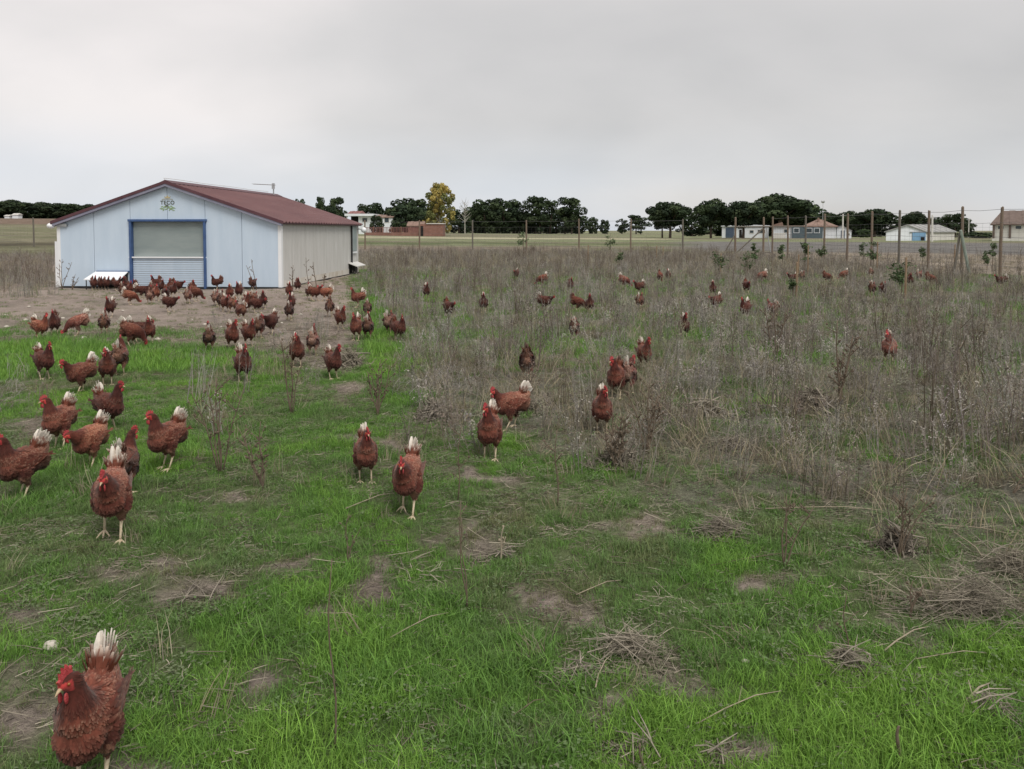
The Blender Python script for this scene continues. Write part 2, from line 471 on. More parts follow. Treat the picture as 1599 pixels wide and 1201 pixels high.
M_white = mat('white_paint', (0.74, 0.76, 0.78), (0.80, 0.81, 0.82), 2.5, 0.5)
M_screen = mat('grey_mesh_screen', (0.26, 0.31, 0.31), (0.34, 0.385, 0.38), 2.2, 0.55, stretch=(0.4, 1, 1.4))
M_dark = mat('dark_void', (0.012, 0.010, 0.010), (0.02, 0.018, 0.016), 4, 0.9)
M_skid = mat('black_skid', (0.02, 0.02, 0.022), (0.035, 0.033, 0.03), 4, 0.7)
M_metal = mat('galvanised', (0.42, 0.43, 0.44), (0.52, 0.53, 0.54), 12, 0.4, metal=0.6)
M_gold = mat('gold_print', (0.50, 0.42, 0.25))
M_ink = mat('dark_print', (0.10, 0.11, 0.09))
M_leafprint = mat('green_print', (0.24, 0.35, 0.14))
M_greyprint = mat('grey_print', (0.36, 0.37, 0.33))

def build_shed():
    ang = math.atan((880 - CX) / F)
    d0 = CAMH * F / 91.0
    W, LN, EV, RG = 5.93, 7.6, 1.745, 2.74
    xr = at_depth(437, d0)
    ox = xr - W * math.cos(ang); oy = d0 + W * math.sin(ang)
    z0 = gzf(xr - 2.5, d0) - 0.0
    sh = thing('poultry_house', 'white panel poultry house with maroon roof and blue framed shutter door', 'shed', (ox, oy, z0), -ang)
    def top(x): return EV + (RG - EV) * (1 - abs(x - W / 2) / (W / 2))
    # front panels, small joints between them
    xs = [0, 0.96, 1.95, 2.955, 3.96, 4.93, W]
    DX0, DX1, DT = 1.965, 3.955, 1.70
    for i in range(6):
        a, b = xs[i] + 0.006, xs[i + 1] - 0.006
        zb = 0.05 if i not in (2, 3) else DT + 0.05
        pts = [(a, zb), (b, zb), (b, top(b) - 0.02)]
        if a < W / 2 < b: pts.append((W / 2, top(W / 2) - 0.02))
        pts.append((a, top(a) - 0.02))
        link('wall_panel', MB().prism(pts, 0, 0.06).mesh('wall_panel', M_front), sh)
    # joint backing (slightly recessed, same sheet steel)
    back = MB().prism([(0.02, 0.05), (DX0 - 0.03, 0.05), (DX0 - 0.03, DT + 0.07), (DX1 + 0.03, DT + 0.07), (DX1 + 0.03, 0.05), (W - 0.02, 0.05), (W - 0.02, EV - 0.04), (W / 2, RG - 0.05), (0.02, EV - 0.04)], 0.045, 0.09)
    link('wall_core', back.mesh('wall_core', M_metal), sh)
    # door
    dr = MB(); dr.box(DX0 - 0.032, DX0 + 0.026, -0.05, 0.10, 0.0, DT + 0.04); link('door_jamb', dr.mesh('door_jamb', M_blue), sh)
    dr = MB(); dr.box(DX1 - 0.032, DX1 + 0.026, -0.05, 0.10, 0.0, DT + 0.04); link('door_jamb', dr.mesh('door_jamb', M_blue), sh)
    dr = MB(); dr.box(DX0 - 0.055, DX1 + 0.055, -0.06, 0.10, DT + 0.0425, DT + 0.10); link('door_head', dr.mesh('door_head', M_blue), sh)
    sc = MB()
    n = 46; zz0, zz1 = 0.83, DT + 0.035
    for k in range(n):
        a = zz0 + (zz1 - zz0) * k / n; b = zz0 + (zz1 - zz0) * (k + 1) / n
        sc.face([(DX0 + 0.036, 0.05, a), (DX1 - 0.036, 0.05, a), (DX1 - 0.036, 0.058, (a + b) / 2), (DX0 + 0.036, 0.058, (a + b) / 2)])
        sc.face([(DX0 + 0.036, 0.058, (a + b) / 2), (DX1 - 0.036, 0.058, (a + b) / 2), (DX1 - 0.036, 0.05, b), (DX0 + 0.036, 0.05, b)])
    link('door_screen', sc.mesh('door_screen', M_screen), sh)
    st = MB()
    n = 13; zz0, zz1 = 0.04, 0.79
    for k in range(n):
        a = zz0 + (zz1 - zz0) * k / n; b = zz0 + (zz1 - zz0) * (k + 1) / n
        st.box(DX0 + 0.037, DX1 - 0.037, 0.015, 0.05, a + 0.006, b - 0.006)
    link('roller_shutter', st.mesh('roller_shutter', M_front), sh)
    link('shutter_back', MB().box(DX0 + 0.037, DX1 - 0.037, 0.052, 0.07, 0.03, 0.80).mesh('shutter_back', M_metal), sh)
    link('shutter_rail', MB().box(DX0 - 0.06, DX1 + 0.03, -0.03, 0.045, 0.793, 0.826).mesh('shutter_rail', M_white), sh)
    # corner trims
    for x in (0.0, W): link('corner_trim', MB().box(x - 0.045, x + 0.045, -0.012, 0.11, 0.04, EV - 0.03).mesh('corner_trim', M_white), sh)
    link('skid', MB().box(-0.02, W + 0.03, -0.03, LN, -0.08, 0.035).mesh('skid', M_skid), sh)
    # flap over the pop hole left of the door
    fl = MB(); fl.prism([(1.02, 0.43), (1.93, 0.43), (1.93, 0.455), (1.02, 0.455)], -0.04, 0.0)
    link('flap_rim', fl.mesh('flap_rim', M_blue), sh)
    fp = MB(); s = [(1.0, -0.035, 0.437), (1.88, -0.035, 0.437), (1.88, -0.42, 0.255), (0.92, -0.42, 0.255)]
    fp.face([s[3], s[2], s[1], s[0]]); fp.face([(p[0], p[1], p[2] - 0.02) for p in s])
    for i in range(4):
        j = (i + 1) % 4; fp.face([s[i], s[j], (s[j][0], s[j][1], s[j][2] - 0.02), (s[i][0], s[i][1], s[i][2] - 0.02)])
    link('flap', fp.mesh('flap', M_white), sh)
    ph = MB(); ph.box(1.05, 1.86, -0.006, 0.0, 0.05, 0.40); link('pop_hole', ph.mesh('pop_hole', M_dark), sh)
    for x in (0.98, 1.84): link('flap_leg', MB().tube([(x, -0.40, -0.04), (x, -0.40, 0.245)], 0.013, 6).mesh('flap_leg', M_skid), sh)
    # low box on the left end
    lb = MB(); lb.box(-0.13, -0.047, 0.02, LN * 0.6, 0.0, 1.22); link('side_box', lb.mesh('side_box', M_white), sh)
    # side wall, ribbed panels
    nside = 8; ys = [0.11 + (LN - 0.13) * k / nside for k in range(nside + 1)]
    for k in range(nside):
        a, b = ys[k] + 0.006, ys[k + 1] - 0.006
        if k == nside - 1: a += 0.02
        p = MB(); prof = []
        nr = 4
        for q in range(nr):
            y0 = a + (b - a) * q / nr; y1 = a + (b - a) * (q + 1) / nr; h = (y1 - y0)
            prof += [(y0, 0.0), (y0 + h * 0.72, 0.0), (y0 + h * 0.80, 0.005), (y0 + h * 0.92, 0.005)]
        prof.append((b, 0.0))
        for (ya, da), (yb, db) in zip(prof, prof[1:]):
            p.face([(W + da, ya, 0.04), (W + db, yb, 0.04), (W + db, yb, EV - 0.03), (W + da, ya, EV - 0.03)])
            p.face([(W - 0.05, yb, 0.04), (W - 0.05, ya, 0.04), (W - 0.05, ya, EV - 0.03), (W - 0.05, yb, EV - 0.03)])
        p.face([(W, a, 0.04), (W - 0.05, a, 0.04), (W - 0.05, a, EV - 0.03), (W, a, EV - 0.03)][::-1])
        p.face([(W, b, 0.04), (W - 0.05, b, 0.04), (W - 0.05, b, EV - 0.03), (W, b, EV - 0.03)])
        link('wall_panel', p.mesh('side_panel', M_side), sh)
    link('wall_core', MB().box(W - 0.09, W - 0.055, 0.1, LN - 0.02, 0.04, EV - 0.05).mesh('wall_core', M_metal), sh)
    link('splash_strip', MB().box(W + 0.012, W + 0.018, 0.13, LN - 0.05, 0.03, 0.20).mesh('splash_strip', M_sidedirt), sh)
    sd_ = link('side_door', MB().box(W + 0.012, W + 0.04, LN - 0.95, LN - 0.35, 0.80, EV - 0.05).mesh('side_door', M_screen), sh)
    link('door_post', MB().box(W + 0.012, W + 0.06, LN - 1.02, LN - 0.96, 0.04, EV - 0.04).mesh('door_post', M_skid), sh)
    link('door_rail', MB().box(W + 0.012, W + 0.05, LN - 0.95, LN - 0.35, 0.72, 0.78).mesh('door_rail', M_white), sh)
    sf = MB(); s = [(W + 0.02, LN - 1.35, 0.42), (W + 0.02, LN - 0.25, 0.42), (W + 0.32, LN - 0.25, 0.30), (W + 0.32, LN - 1.35, 0.30)]
    sf.face(s); sf.face([(p[0], p[1], p[2] - 0.03) for p in s][::-1])
    for i in range(4):
        j = (i + 1) % 4; sf.face([s[j], s[i], (s[i][0], s[i][1], s[i][2] - 0.03), (s[j][0], s[j][1], s[j][2] - 0.03)])
    link('side_flap', sf.mesh('side_flap', M_side), sh)
    link('side_pop_hole', MB().box(W + 0.012, W + 0.022, LN - 1.3, LN - 0.3, 0.04, 0.39).mesh('side_pop_hole', M_dark), sh)
    for yy in (LN - 1.3,): link('flap_leg', MB().box(W + 0.23, W + 0.29, yy, yy + 0.06, -0.04, 0.28).mesh('flap_leg', M_skid), sh)
    # other two walls
    link('wall_panel', MB().box(-0.03, 0.03, 0.115, LN - 0.01, 0.04, EV - 0.03).mesh('far_side', M_side), sh)
    link('wall_panel', MB().prism([(0.04, 0.04), (W - 0.1, 0.04), (W - 0.1, EV - 0.06), (W / 2, RG - 0.05), (0.04, EV - 0.06)], LN - 0.06, LN - 0.02).mesh('rear_wall', M_side), sh)
    # roof: ribbed sheets
    OV = 0.14; n_s = 8; y0, y1 = -0.10, LN + 0.08
    sl = (RG - EV) / (W / 2)
    for side in (0, 1):
        for k in range(n_s):
            a = y0 + (y1 - y0) * k / n_s; b = y0 + (y1 - y0) * (k + 1) / n_s
            p = MB(); nr = 4; prof = []
            for q in range(nr):
                ya = a + (b - a) * q / nr; h = (b - a) / nr
                prof += [(ya, 0), (ya + h * 0.60, 0), (ya + h * 0.70, 0.030), (ya + h * 0.90, 0.030)]
            prof.append((b, 0))
            def P(y, dz, e):
                x = W / 2 if e == 0 else (-OV if side == 0 else W + OV)
                z = RG + 0.02 if e == 0 else EV + 0.02 - OV * sl
                return (x, y, z + dz)
            for (ya, da), (yb, db) in zip(prof, prof[1:]):
                q = [P(ya, da, 0), P(ya, da, 1), P(yb, db, 1), P(yb, db, 0)]
                p.face(q if side == 0 else q[::-1])
                q2 = [(c[0], c[1], c[2] - 0.018) for c in q]
                p.face(q2[::-1] if side == 0 else q2)
                e0, e1 = P(ya, da, 1), P(yb, db, 1)
                p.face([e0, e1, (e1[0], e1[1], e1[2] - 0.018), (e0[0], e0[1], e0[2] - 0.018)])
            o = link('roof_sheet', p.mesh('roof_sheet', M_roof), sh)
    link('ridge_cap', MB().prism([(W / 2 - 0.2, RG + 0.02 - 0.2 * sl + 0.036), (W / 2, RG + 0.056), (W / 2 + 0.2, RG + 0.02 - 0.2 * sl + 0.036), (W / 2, RG + 0.075)], y0 - 0.01, y1 + 0.01).mesh('ridge_cap', M_verge), sh)
    for side in (-1, 1):
        def xz(t, off): return (W / 2 + side * t * (W / 2 + OV), RG + off - t * (W / 2 + OV) * sl)
        pts = [xz(0, -0.022), xz(1, -0.022), xz(1, 0.054), xz(0, 0.054)]
        if side > 0: pts = pts
        else: pts = pts[::-1]
        link('verge_board', MB().prism(pts, -0.135, -0.103).mesh('verge_board', M_verge), sh)
        pts = [xz(0, -0.09), xz(0.985, -0.09), xz(0.985, -0.024), xz(0, -0.024)]
        if side < 0: pts = pts[::-1]
        link('verge_flashing', MB().prism(pts, -0.122, -0.002).mesh('verge_flashing', M_verge2), sh)
    # gutter lip under the eave at the side
    link('eave_trim', MB().box(W + 0.06, W + 0.12, 0.0, LN, EV - 0.075, EV - 0.035).mesh('eave_trim', M_verge), sh)
    # ridge wire on small pegs
    rw = MB(); rw.tube([(W / 2 - 0.1, y, RG + 0.13 + 0.006 * math.sin(y * 2)) for y in np.linspace(0, LN * 0.93, 14)], 0.009, 5)
    w_ = link('ridge_wire', rw.mesh('ridge_wire', M_white), sh)
    for y in np.linspace(0.05, LN * 0.92, 5):
        link('wire_peg', MB().tube([(W / 2 - 0.1, y, RG - 0.02), (W / 2 - 0.1, y, RG + 0.13)], 0.008, 5).mesh('wire_peg', M_white), w_)
    # antenna
    an = link('antenna', MB().tube([(W / 2 + 0.1, LN * 0.93, RG - 0.04), (W / 2 + 0.1, LN * 0.93, RG + 0.42)], 0.022, 6).mesh('antenna', M_metal), sh)
    bm_ = MB(); bm_.tube([(W / 2 - 0.62, LN * 0.93, RG + 0.40), (W / 2 + 0.16, LN * 0.93, RG + 0.36)], 0.014, 5)
    for t in np.linspace(0.02, 0.95, 9):
        x = W / 2 - 0.62 + 0.78 * t; z = RG + 0.40 - 0.04 * t
        bm_.tube([(x, LN * 0.93 - 0.16, z), (x, LN * 0.93 + 0.16, z)], 0.007, 4)
    bm_.box(W / 2 + 0.06, W / 2 + 0.16, LN * 0.93 - 0.06, LN * 0.93 - 0.03, RG + 0.22, RG + 0.42)
    link('antenna_boom', bm_.mesh('antenna_boom', M_metal), an)
    # lamps at the eaves
    la = link('lamp', MB().ball((-0.17, -0.06, EV - 0.115), (0.10, 0.09, 0.075), 12, 8).mesh('lamp', M_white, True), sh)
    link('lamp_arm', MB().box(-0.08, 0.25, -0.055, -0.012, EV - 0.135, EV - 0.06).mesh('lamp_arm', M_metal), la)
    la = link('lamp', MB().ball((W + 0.22, LN - 0.1, EV - 0.22), (0.10, 0.10, 0.10), 12, 8).mesh('lamp', M_white, True), sh)
    link('lamp_arm', MB().tube([(W + 0.02, LN - 0.1, EV - 0.18), (W + 0.15, LN - 0.1, EV - 0.2)], 0.02, 6).mesh('lamp_arm', M_metal), la)
    # emblem on the gable: crown, small line, TECO, green sprig
    cx, pz = W / 2, 2.06
    em = MB()
    cr = [(-0.085, 0.0), (0.085, 0.0), (0.105, 0.075), (0.05, 0.035), (0.0, 0.11), (-0.05, 0.035), (-0.105, 0.075)]
    em.prism([(cx + a * 0.8, 2.345 + b * 0.7) for a, b in cr], -0.006, -0.001)
    emb = link('emblem', em.mesh('emblem_crown', M_gold), sh)
    bn = MB()
    for i in range(9):
        a = -0.15 + 0.30 * i / 9; z = 2.298 + 0.008 * math.cos((i - 4) * 0.5)
        bn.box(cx + a, cx + a + 0.024, -0.006, -0.001, z, z + 0.032)
    link('small_lettering', bn.mesh('small_lettering', M_greyprint), emb)
    fc = bpy.data.curves.new('lettering', 'FONT'); fc.body = 'TECO'; fc.size = 0.135; fc.align_x = 'CENTER'; fc.extrude = 0.0025; fc.space_character = 1.12; fc.offset = 0.0025
    fc.materials.append(M_ink)
    tmp = bpy.data.objects.new('tmp', fc); COL.objects.link(tmp)
    tme = bpy.data.meshes.new_from_object(tmp.evaluated_get(bpy.context.evaluated_depsgraph_get())); bpy.data.objects.remove(tmp)
    tx = link('lettering', tme, emb, (cx, -0.005, 2.185)); tx.rotation_euler = (math.pi / 2, 0, 0)
    lf = MB()
    rr = random.Random(3)
    for i in range(16):
        a = -0.17 + 0.34 * i / 15 + rr.uniform(-0.01, 0.01); z = 2.10 + 0.045 * math.sin(i * 1.7) - abs(a) * 0.12
        an_ = rr.uniform(-0.9, 0.9); l = rr.uniform(0.035, 0.06)
        ca, sa = math.cos(an_), math.sin(an_)
        pts = [(-l, 0), (0, -0.014), (l, 0), (0, 0.014)]
        lf.prism([(cx + a + p * ca - q * sa, z + p * sa + q * ca) for p, q in pts], -0.0062 - i * 0.0001, -0.001)
    link('leaf_sprig', lf.mesh('leaf_sprig', M_leafprint), emb)
    hn = MB(); hn.prism([(cx - 0.075, 2.135), (cx + 0.02, 2.130), (cx + 0.03, 2.15), (cx, 2.17), (cx - 0.05, 2.165)], -0.0085, -0.001)
    link('bird_print', hn.mesh('bird_print', M_ink), emb)
    return sh
SHED = build_shed()

# ------------------------------------------------------------------ fence of round posts and wire
M_post = mat('weathered_post', (0.135, 0.098, 0.072), (0.21, 0.165, 0.125), 9, 0.85, stretch=(4, 4, 0.4), bump=0.3)
M_postgrey = mat('grey_post', (0.11, 0.098, 0.082), (0.17, 0.155, 0.13), 9, 0.85, stretch=(4, 4, 0.4))
M_wire = mat('fence_wire', (0.16, 0.16, 0.16), rough=0.6, metal=0.3)
M_net = mat('net_wire', (0.10, 0.10, 0.105), rough=0.7)
FENCE_H = 2.26
def post_mesh(h, r, seed):
    q = random.Random(seed); m = MB()
    m.tube([(0, 0, -0.3), (q.uniform(-.01, .01), q.uniform(-.01, .01), h * 0.5), (q.uniform(-.015, .015), q.uniform(-.015, .015), h - 0.01), (0, 0, h)], [r * 1.05, r, r * 0.95, r * 0.8], 9)
    return m
def fence_line(name, label, pts, rad=0.05):
    f = thing(name, label, 'fence', (pts[0][0], pts[0][1], gzf(*pts[0])))
    ox, oy, oz = f.location
    tops = []
    for i, (x, y) in enumerate(pts):
        z = gzf(x, y)
        o = link('fence_post', post_mesh(FENCE_H + random.uniform(-0.04, 0.04), rad, i).mesh('fence_post', M_post if i % 4 else M_postgrey), f, (x - ox, y - oy, z - oz))
        tops.append((x - ox, y - oy, z - oz))
    for h, r in ((2.16, 0.006), (1.75, 0.004), (1.3, 0.004), (0.85, 0.004), (0.4, 0.004)):
        line = []
        for (x0, y0, z0), (x1, y1, z1) in zip(tops, tops[1:]):
            for t in (0, 0.5): line.append((x0 + (x1 - x0) * t - 0.06, y0 + (y1 - y0) * t, z0 + (z1 - z0) * t + h - (0.03 if t else 0)))
        line.append((tops[-1][0] - 0.06, tops[-1][1], tops[-1][2] + h))
        link('wire', MB().tube(line, r, 4).mesh('wire', M_wire), f)
    net = MB()
    for (x0, y0, z0), (x1, y1, z1) in zip(tops, tops[1:]):
        Ls = math.hypot(x1 - x0, y1 - y0); nn = max(2, int(Ls / 0.3))
        for k in range(nn):
            t = (k + 0.5) / nn; x = x0 + (x1 - x0) * t - 0.055; y = y0 + (y1 - y0) * t; z = z0 + (z1 - z0) * t
            net.tube([(x, y, z + 0.05), (x, y, z + 1.75)], 0.0022, 3, cap=False)
        for h in np.arange(0.1, 1.75, 0.15):
            net.tube([(x0 - 0.055, y0, z0 + h), (x1 - 0.055, y1, z1 + h)], 0.0022, 3, cap=False)
    tag(link('wire_netting', net.mesh('wire_netting', M_net), f), kind='stuff')
    return f
inv0, inv1 = 1 / 23.9, 1 / 48.0
def fdepth(u): return 1 / (inv0 + (1563 - u) / (1563 - 1147) * (inv1 - inv0))
ru = [1640, 1563, 1502, 1450, 1404, 1361, 1323, 1287, 1258, 1230, 1206]
fence_line('wire_fence', 'post and wire fence running from the barn side back to the field corner', [(at_depth(u, fdepth(u)), fdepth(u)) for u in ru], 0.047)
bu = [1066, 985, 904, 822, 738, 655, 570]
bd = [51, 52, 53.5, 55, 57, 58.5, 60]
fence_line('wire_fence', 'post and wire fence across the far end of the weedy field', [(at_depth(u, d), d) for u, d in zip(bu, bd)], 0.055)
fence_line('wire_fence', 'short stretch of post fence at the hill beyond the white shed wall', [(at_depth(u, d), d) for u, d in ((53, 60), (-70, 61), (-190, 62))], 0.06)
def corner_brace():
    Y = 46.5
    x0, x1 = at_depth(1148, Y), at_depth(1192, Y)
    g = thing('field_gate', 'braced wooden gate frame in the far corner of the wire fence', 'gate', (x0, Y, gzf(x0, Y)))
    w = x1 - x0
    for x in (0, w): link('gate_post', post_mesh(2.28, 0.06, 5).mesh('gate_post', M_post), g, (x, 0, 0))
    link('top_rail', MB().tube([(0.04, -0.07, 1.72), (w * 2.4, -0.07, 1.75)], 0.045, 7).mesh('top_rail', M_postgrey), g)
    link('bottom_rail', MB().tube([(-0.02, -0.07, 0.14), (w + 0.4, -0.07, 0.18)], 0.04, 7).mesh('bottom_rail', M_postgrey), g)
    link('brace', MB().tube([(0.1, -0.13, 0.22), (w - 0.08, -0.13, 1.62)], 0.045, 7).mesh('brace', M_postgrey), g)
    link('brace', MB().tube([(-0.75, -0.02, 0.0), (-0.05, -0.02, 1.2)], 0.04, 7).mesh('brace', M_postgrey), g)
    link('brace', MB().tube([(w + 0.15, -0.02, 1.65), (w + 0.45, -0.02, 0.15)], 0.03, 7).mesh('brace', M_metal), g)
corner_brace()
def prop_pole(u0, v0, u1, v1, Y, label, m, r=0.04):
    x0, x1 = at_depth(u0, Y), at_depth(u1, Y); z = gzf(x0, Y); h = zat(v1, Y) - z
    o = thing('prop_pole', label, 'pole', (x0, Y, z))
    link('shaft', MB().tube([(0, 0, -0.15), (x1 - x0, 0.12, h)], [r, r * 0.9], 8).mesh('shaft', m), o)
    link('pole_cap', MB().tube([(x1 - x0, 0.12, h - 0.01), (x1 - x0 + (x1 - x0) * 0.02, 0.123, h + 0.02)], [r, r * 0.7], 8).mesh('pole_cap', m), o)
prop_pole(1489, 421, 1502, 362, 25.4, 'dark pole leaning against a fence post near the long warehouse', M_postgrey)
prop_pole(1517, 420, 1503, 360, 25.3, 'greenish grey pole propping a fence post from the barn side', mat('greenish_pole', (0.20, 0.24, 0.20), (0.26, 0.30, 0.26), 6), 0.05)

# ------------------------------------------------------------------ buildings beyond the fence
M_wh = mat('whitewash', (0.66, 0.69, 0.72), (0.74, 0.77, 0.80), 0.8, 0.8)
M_cream = mat('cream_render', (0.56, 0.545, 0.51), (0.64, 0.625, 0.59), 0.7, 0.85)
M_tile = mat('clay_tile', (0.19, 0.125, 0.10), (0.27, 0.185, 0.15), 1.5, 0.8)
M_brtile = mat('brown_tile', (0.115, 0.085, 0.072), (0.165, 0.125, 0.108), 1.5, 0.85)
M_greyroof = mat('fibre_cement', (0.25, 0.25, 0.245), (0.36, 0.36, 0.35), 1.0, 0.85)
M_brick = mat('red_brick', (0.19, 0.098, 0.075), (0.26, 0.14, 0.108), 1.5, 0.9)
M_glass = mat('window_glass', (0.03, 0.045, 0.055), (0.05, 0.07, 0.08), 1, 0.15, spec=0.5)
M_teal = mat('teal_paint', (0.075, 0.105, 0.125), (0.10, 0.135, 0.15), 2, 0.6)
M_navy = mat('navy_door', (0.06, 0.085, 0.13), (0.08, 0.11, 0.16), 2, 0.6)
M_sky = mat('sky_blue_door', (0.16, 0.30, 0.46), (0.20, 0.35, 0.52), 2, 0.55)
M_maroonr = mat('dull_red_roof', (0.20, 0.09, 0.085), (0.26, 0.12, 0.11), 1.5, 0.8)

def roof_tiles(parent, x0, x1, y0, y1, ze, zr, m, ridge_along='x', hip=0.0, over=0.3, th=0.14):
    """pitched roof: ridge along x (slopes face the camera and away) with ribs of tile rows"""
    mb = MB(); yc = (y0 + y1) / 2
    a, b = x0 - over, x1 + over; c, d = y0 - over, y1 + over
    n = max(6, int((b - a) / 0.9))
    for s, yy in ((0, c), (1, d)):
        for k in range(n):
            xa, xb = a + (b - a) * k / n, a + (b - a) * (k + 1) / n
            def top(x): return min(max(x, a + hip), b - hip)
            lift = 0.05 if k % 2 else 0.0
            q = [(xa, yy, ze + lift), (xb, yy, ze + lift), (top(xb), yc, zr + lift), (top(xa), yc, zr + lift)]
            mb.face(q if s == 0 else q[::-1])
            q = [(xa, yy, ze - th), (xb, yy, ze - th), (xb, yy, ze + lift), (xa, yy, ze + lift)]
            mb.face(q if s == 0 else q[::-1])
    for xx, s in ((a, 0), (b, 1)):
        rx = a + hip if s == 0 else b - hip
        q = [(xx, d, ze), (xx, c, ze), (rx, yc, zr)]
        mb.face(q if s == 0 else q[::-1])
    mb.face([(a, c, ze - th), (a, d, ze - th), (b, d, ze - th), (b, c, ze - th)])
    return link('roof', mb.mesh('roof', m), parent)
def window(parent, x, z, w, h, y=0.0, m=None, name='window', frame=None):
    f = MB(); t = 0.09
    f.box(x - w / 2, x + w / 2, y - 0.05, y + 0.02, z, z + t); f.box(x - w / 2, x + w / 2, y - 0.05, y + 0.02, z + h - t, z + h)
    f.box(x - w / 2, x - w / 2 + t, y - 0.05, y + 0.02, z + t + 0.002, z + h - t - 0.002); f.box(x + w / 2 - t, x + w / 2, y - 0.05, y + 0.02, z + t + 0.002, z + h - t - 0.002)
    o = link(name, f.mesh(name, frame or M_cream), parent)
    link('pane', MB().box(x - w / 2 + t, x + w / 2 - t, y - 0.02, y - 0.005, z + t, z + h - t).mesh('pane', m or M_glass), o)
    return o

def warehouse():
    Y = 113; X = lambda u: at_depth(u, Y)
    x0, x1, x2 = X(1383), X(1446), X(1490)
    zb = gzf(x0, Y)
    t = thing('white_warehouse', 'long white warehouse with grey roof and light blue door', 'building', (x0, Y, zb))
    W1 = x1 - x0; W2 = x2 - x0; D = 24.0
    ev, ap, xa = zat(361.5, Y), zat(351, Y), X(1418) - x0
    # gable end faces left of the camera, long side runs back to the right
    SH = at_depth(1490, Y + D * 0.45) - x1
    def P(s, f, z): return (s * W1 + f * SH, f * D * 0.45, z)
    ma = MB(); ma.face([P(0, 0, -0.3), P(1, 0, -0.3), P(1, 0, ev), P(xa / W1, 0, ap), P(0, 0, ev)])
    link('gable_wall', ma.mesh('gable_wall', M_wh), t)
    ms = MB(); ms.face([P(1, 0, -0.3), P(1, 1, -0.3), P(1, 1, ev), P(1, 0, ev)]); ms.face([P(0, 1, -0.3), P(0, 0, -0.3), P(0, 0, ev), P(0, 1, ev)])
    ms.face([P(1, 1, -0.3), P(0, 1, -0.3), P(0, 1, ev), P(xa / W1, 1, ap), P(1, 1, ev)])
    link('side_wall', ms.mesh('side_wall', M_cream), t)
    for s0, s1, zz0, zz1 in ((xa / W1, 1.05, ap, ev - 0.1), (xa / W1, -0.03, ap, ev - 0.06)):
        mr = MB(); n = 10
        for k in range(n):
            f0, f1 = -0.02 + 1.04 * k / n, -0.02 + 1.04 * (k + 1) / n; l = 0.04 if k % 2 else 0
            q = [P(s0, f0, zz0 + 0.05 + l), P(s1, f0, zz1 + 0.05 + l), P(s1, f1, zz1 + 0.05 + l), P(s0, f1, zz0 + 0.05 + l)]
            mr.face(q if s1 > s0 else q[::-1])
            q2 = [(p[0], p[1], p[2] - 0.12 - l) for p in q]; mr.face(q2[::-1] if s1 > s0 else q2)
            mr.face([q[1], q[2], q2[2], q2[1]])
        mr.face([P(s0, -0.02, zz0 + 0.05), P(s1, -0.02, zz1 + 0.05), P(s1, -0.02, zz1 - 0.07), P(s0, -0.02, zz0 - 0.07)])
        link('roof', mr.mesh('roof', M_greyroof), t)
    d0, d1 = (X(1424) - x0), (X(1444.5) - x0)
    dz = zat(363, Y)
    do = link('sliding_door', MB().box(d0, d1, -0.12, -0.02, -0.1, dz).mesh('sliding_door', M_sky), t)
    link('door_hatch', MB().box(d0 + 1.2, d0 + 1.75, -0.16, -0.122, 0.05, 0.55).mesh('door_hatch', M_dark), do)
    link('door_track', MB().box(d0 - 0.4, d1 + 0.1, -0.16, -0.022, dz + 0.01, dz + 0.12).mesh('door_track', M_metal), t)
warehouse()
def barn():
    Y = 112; X = lambda u: at_depth(u, Y)
    x0, x1 = X(1549), X(1720); zb = gzf(x0, Y)
    t = thing('stone_barn', 'cream barn with brown tiled roof standing past the last fence post', 'building', (x0, Y, zb))
    w = x1 - x0; ev = zat(350, Y); rg = zat(328.5, Y)
    phi = math.atan2(x0, Y); t.rotation_euler = (0, 0, -phi); t.scale = (math.cos(phi), 1, 1)
    link('wall', MB().box(0, w, 0, 9, -0.3, ev - 0.15).mesh('wall', M_cream), t)
    roof_tiles(t, 0, w, 0, 9, ev, rg, M_brtile, hip=1.7, over=0.35)
    for u in (1562, 1589, 1616, 1643): window(t, X(u) - x0, zat(358.5, Y), 1.0, 0.6)
    for u in (1551, 1576, 1603, 1630): link('pilaster', MB().box(X(u) - x0 - 0.16, X(u) - x0 + 0.16, -0.14, -0.002, -0.3, ev - 0.17).mesh('pilaster', M_brtile), t)
    link('plinth', MB().box(-0.05, w, -0.18, -0.142, -0.3, 0.35).mesh('plinth', M_cream), t)
barn()
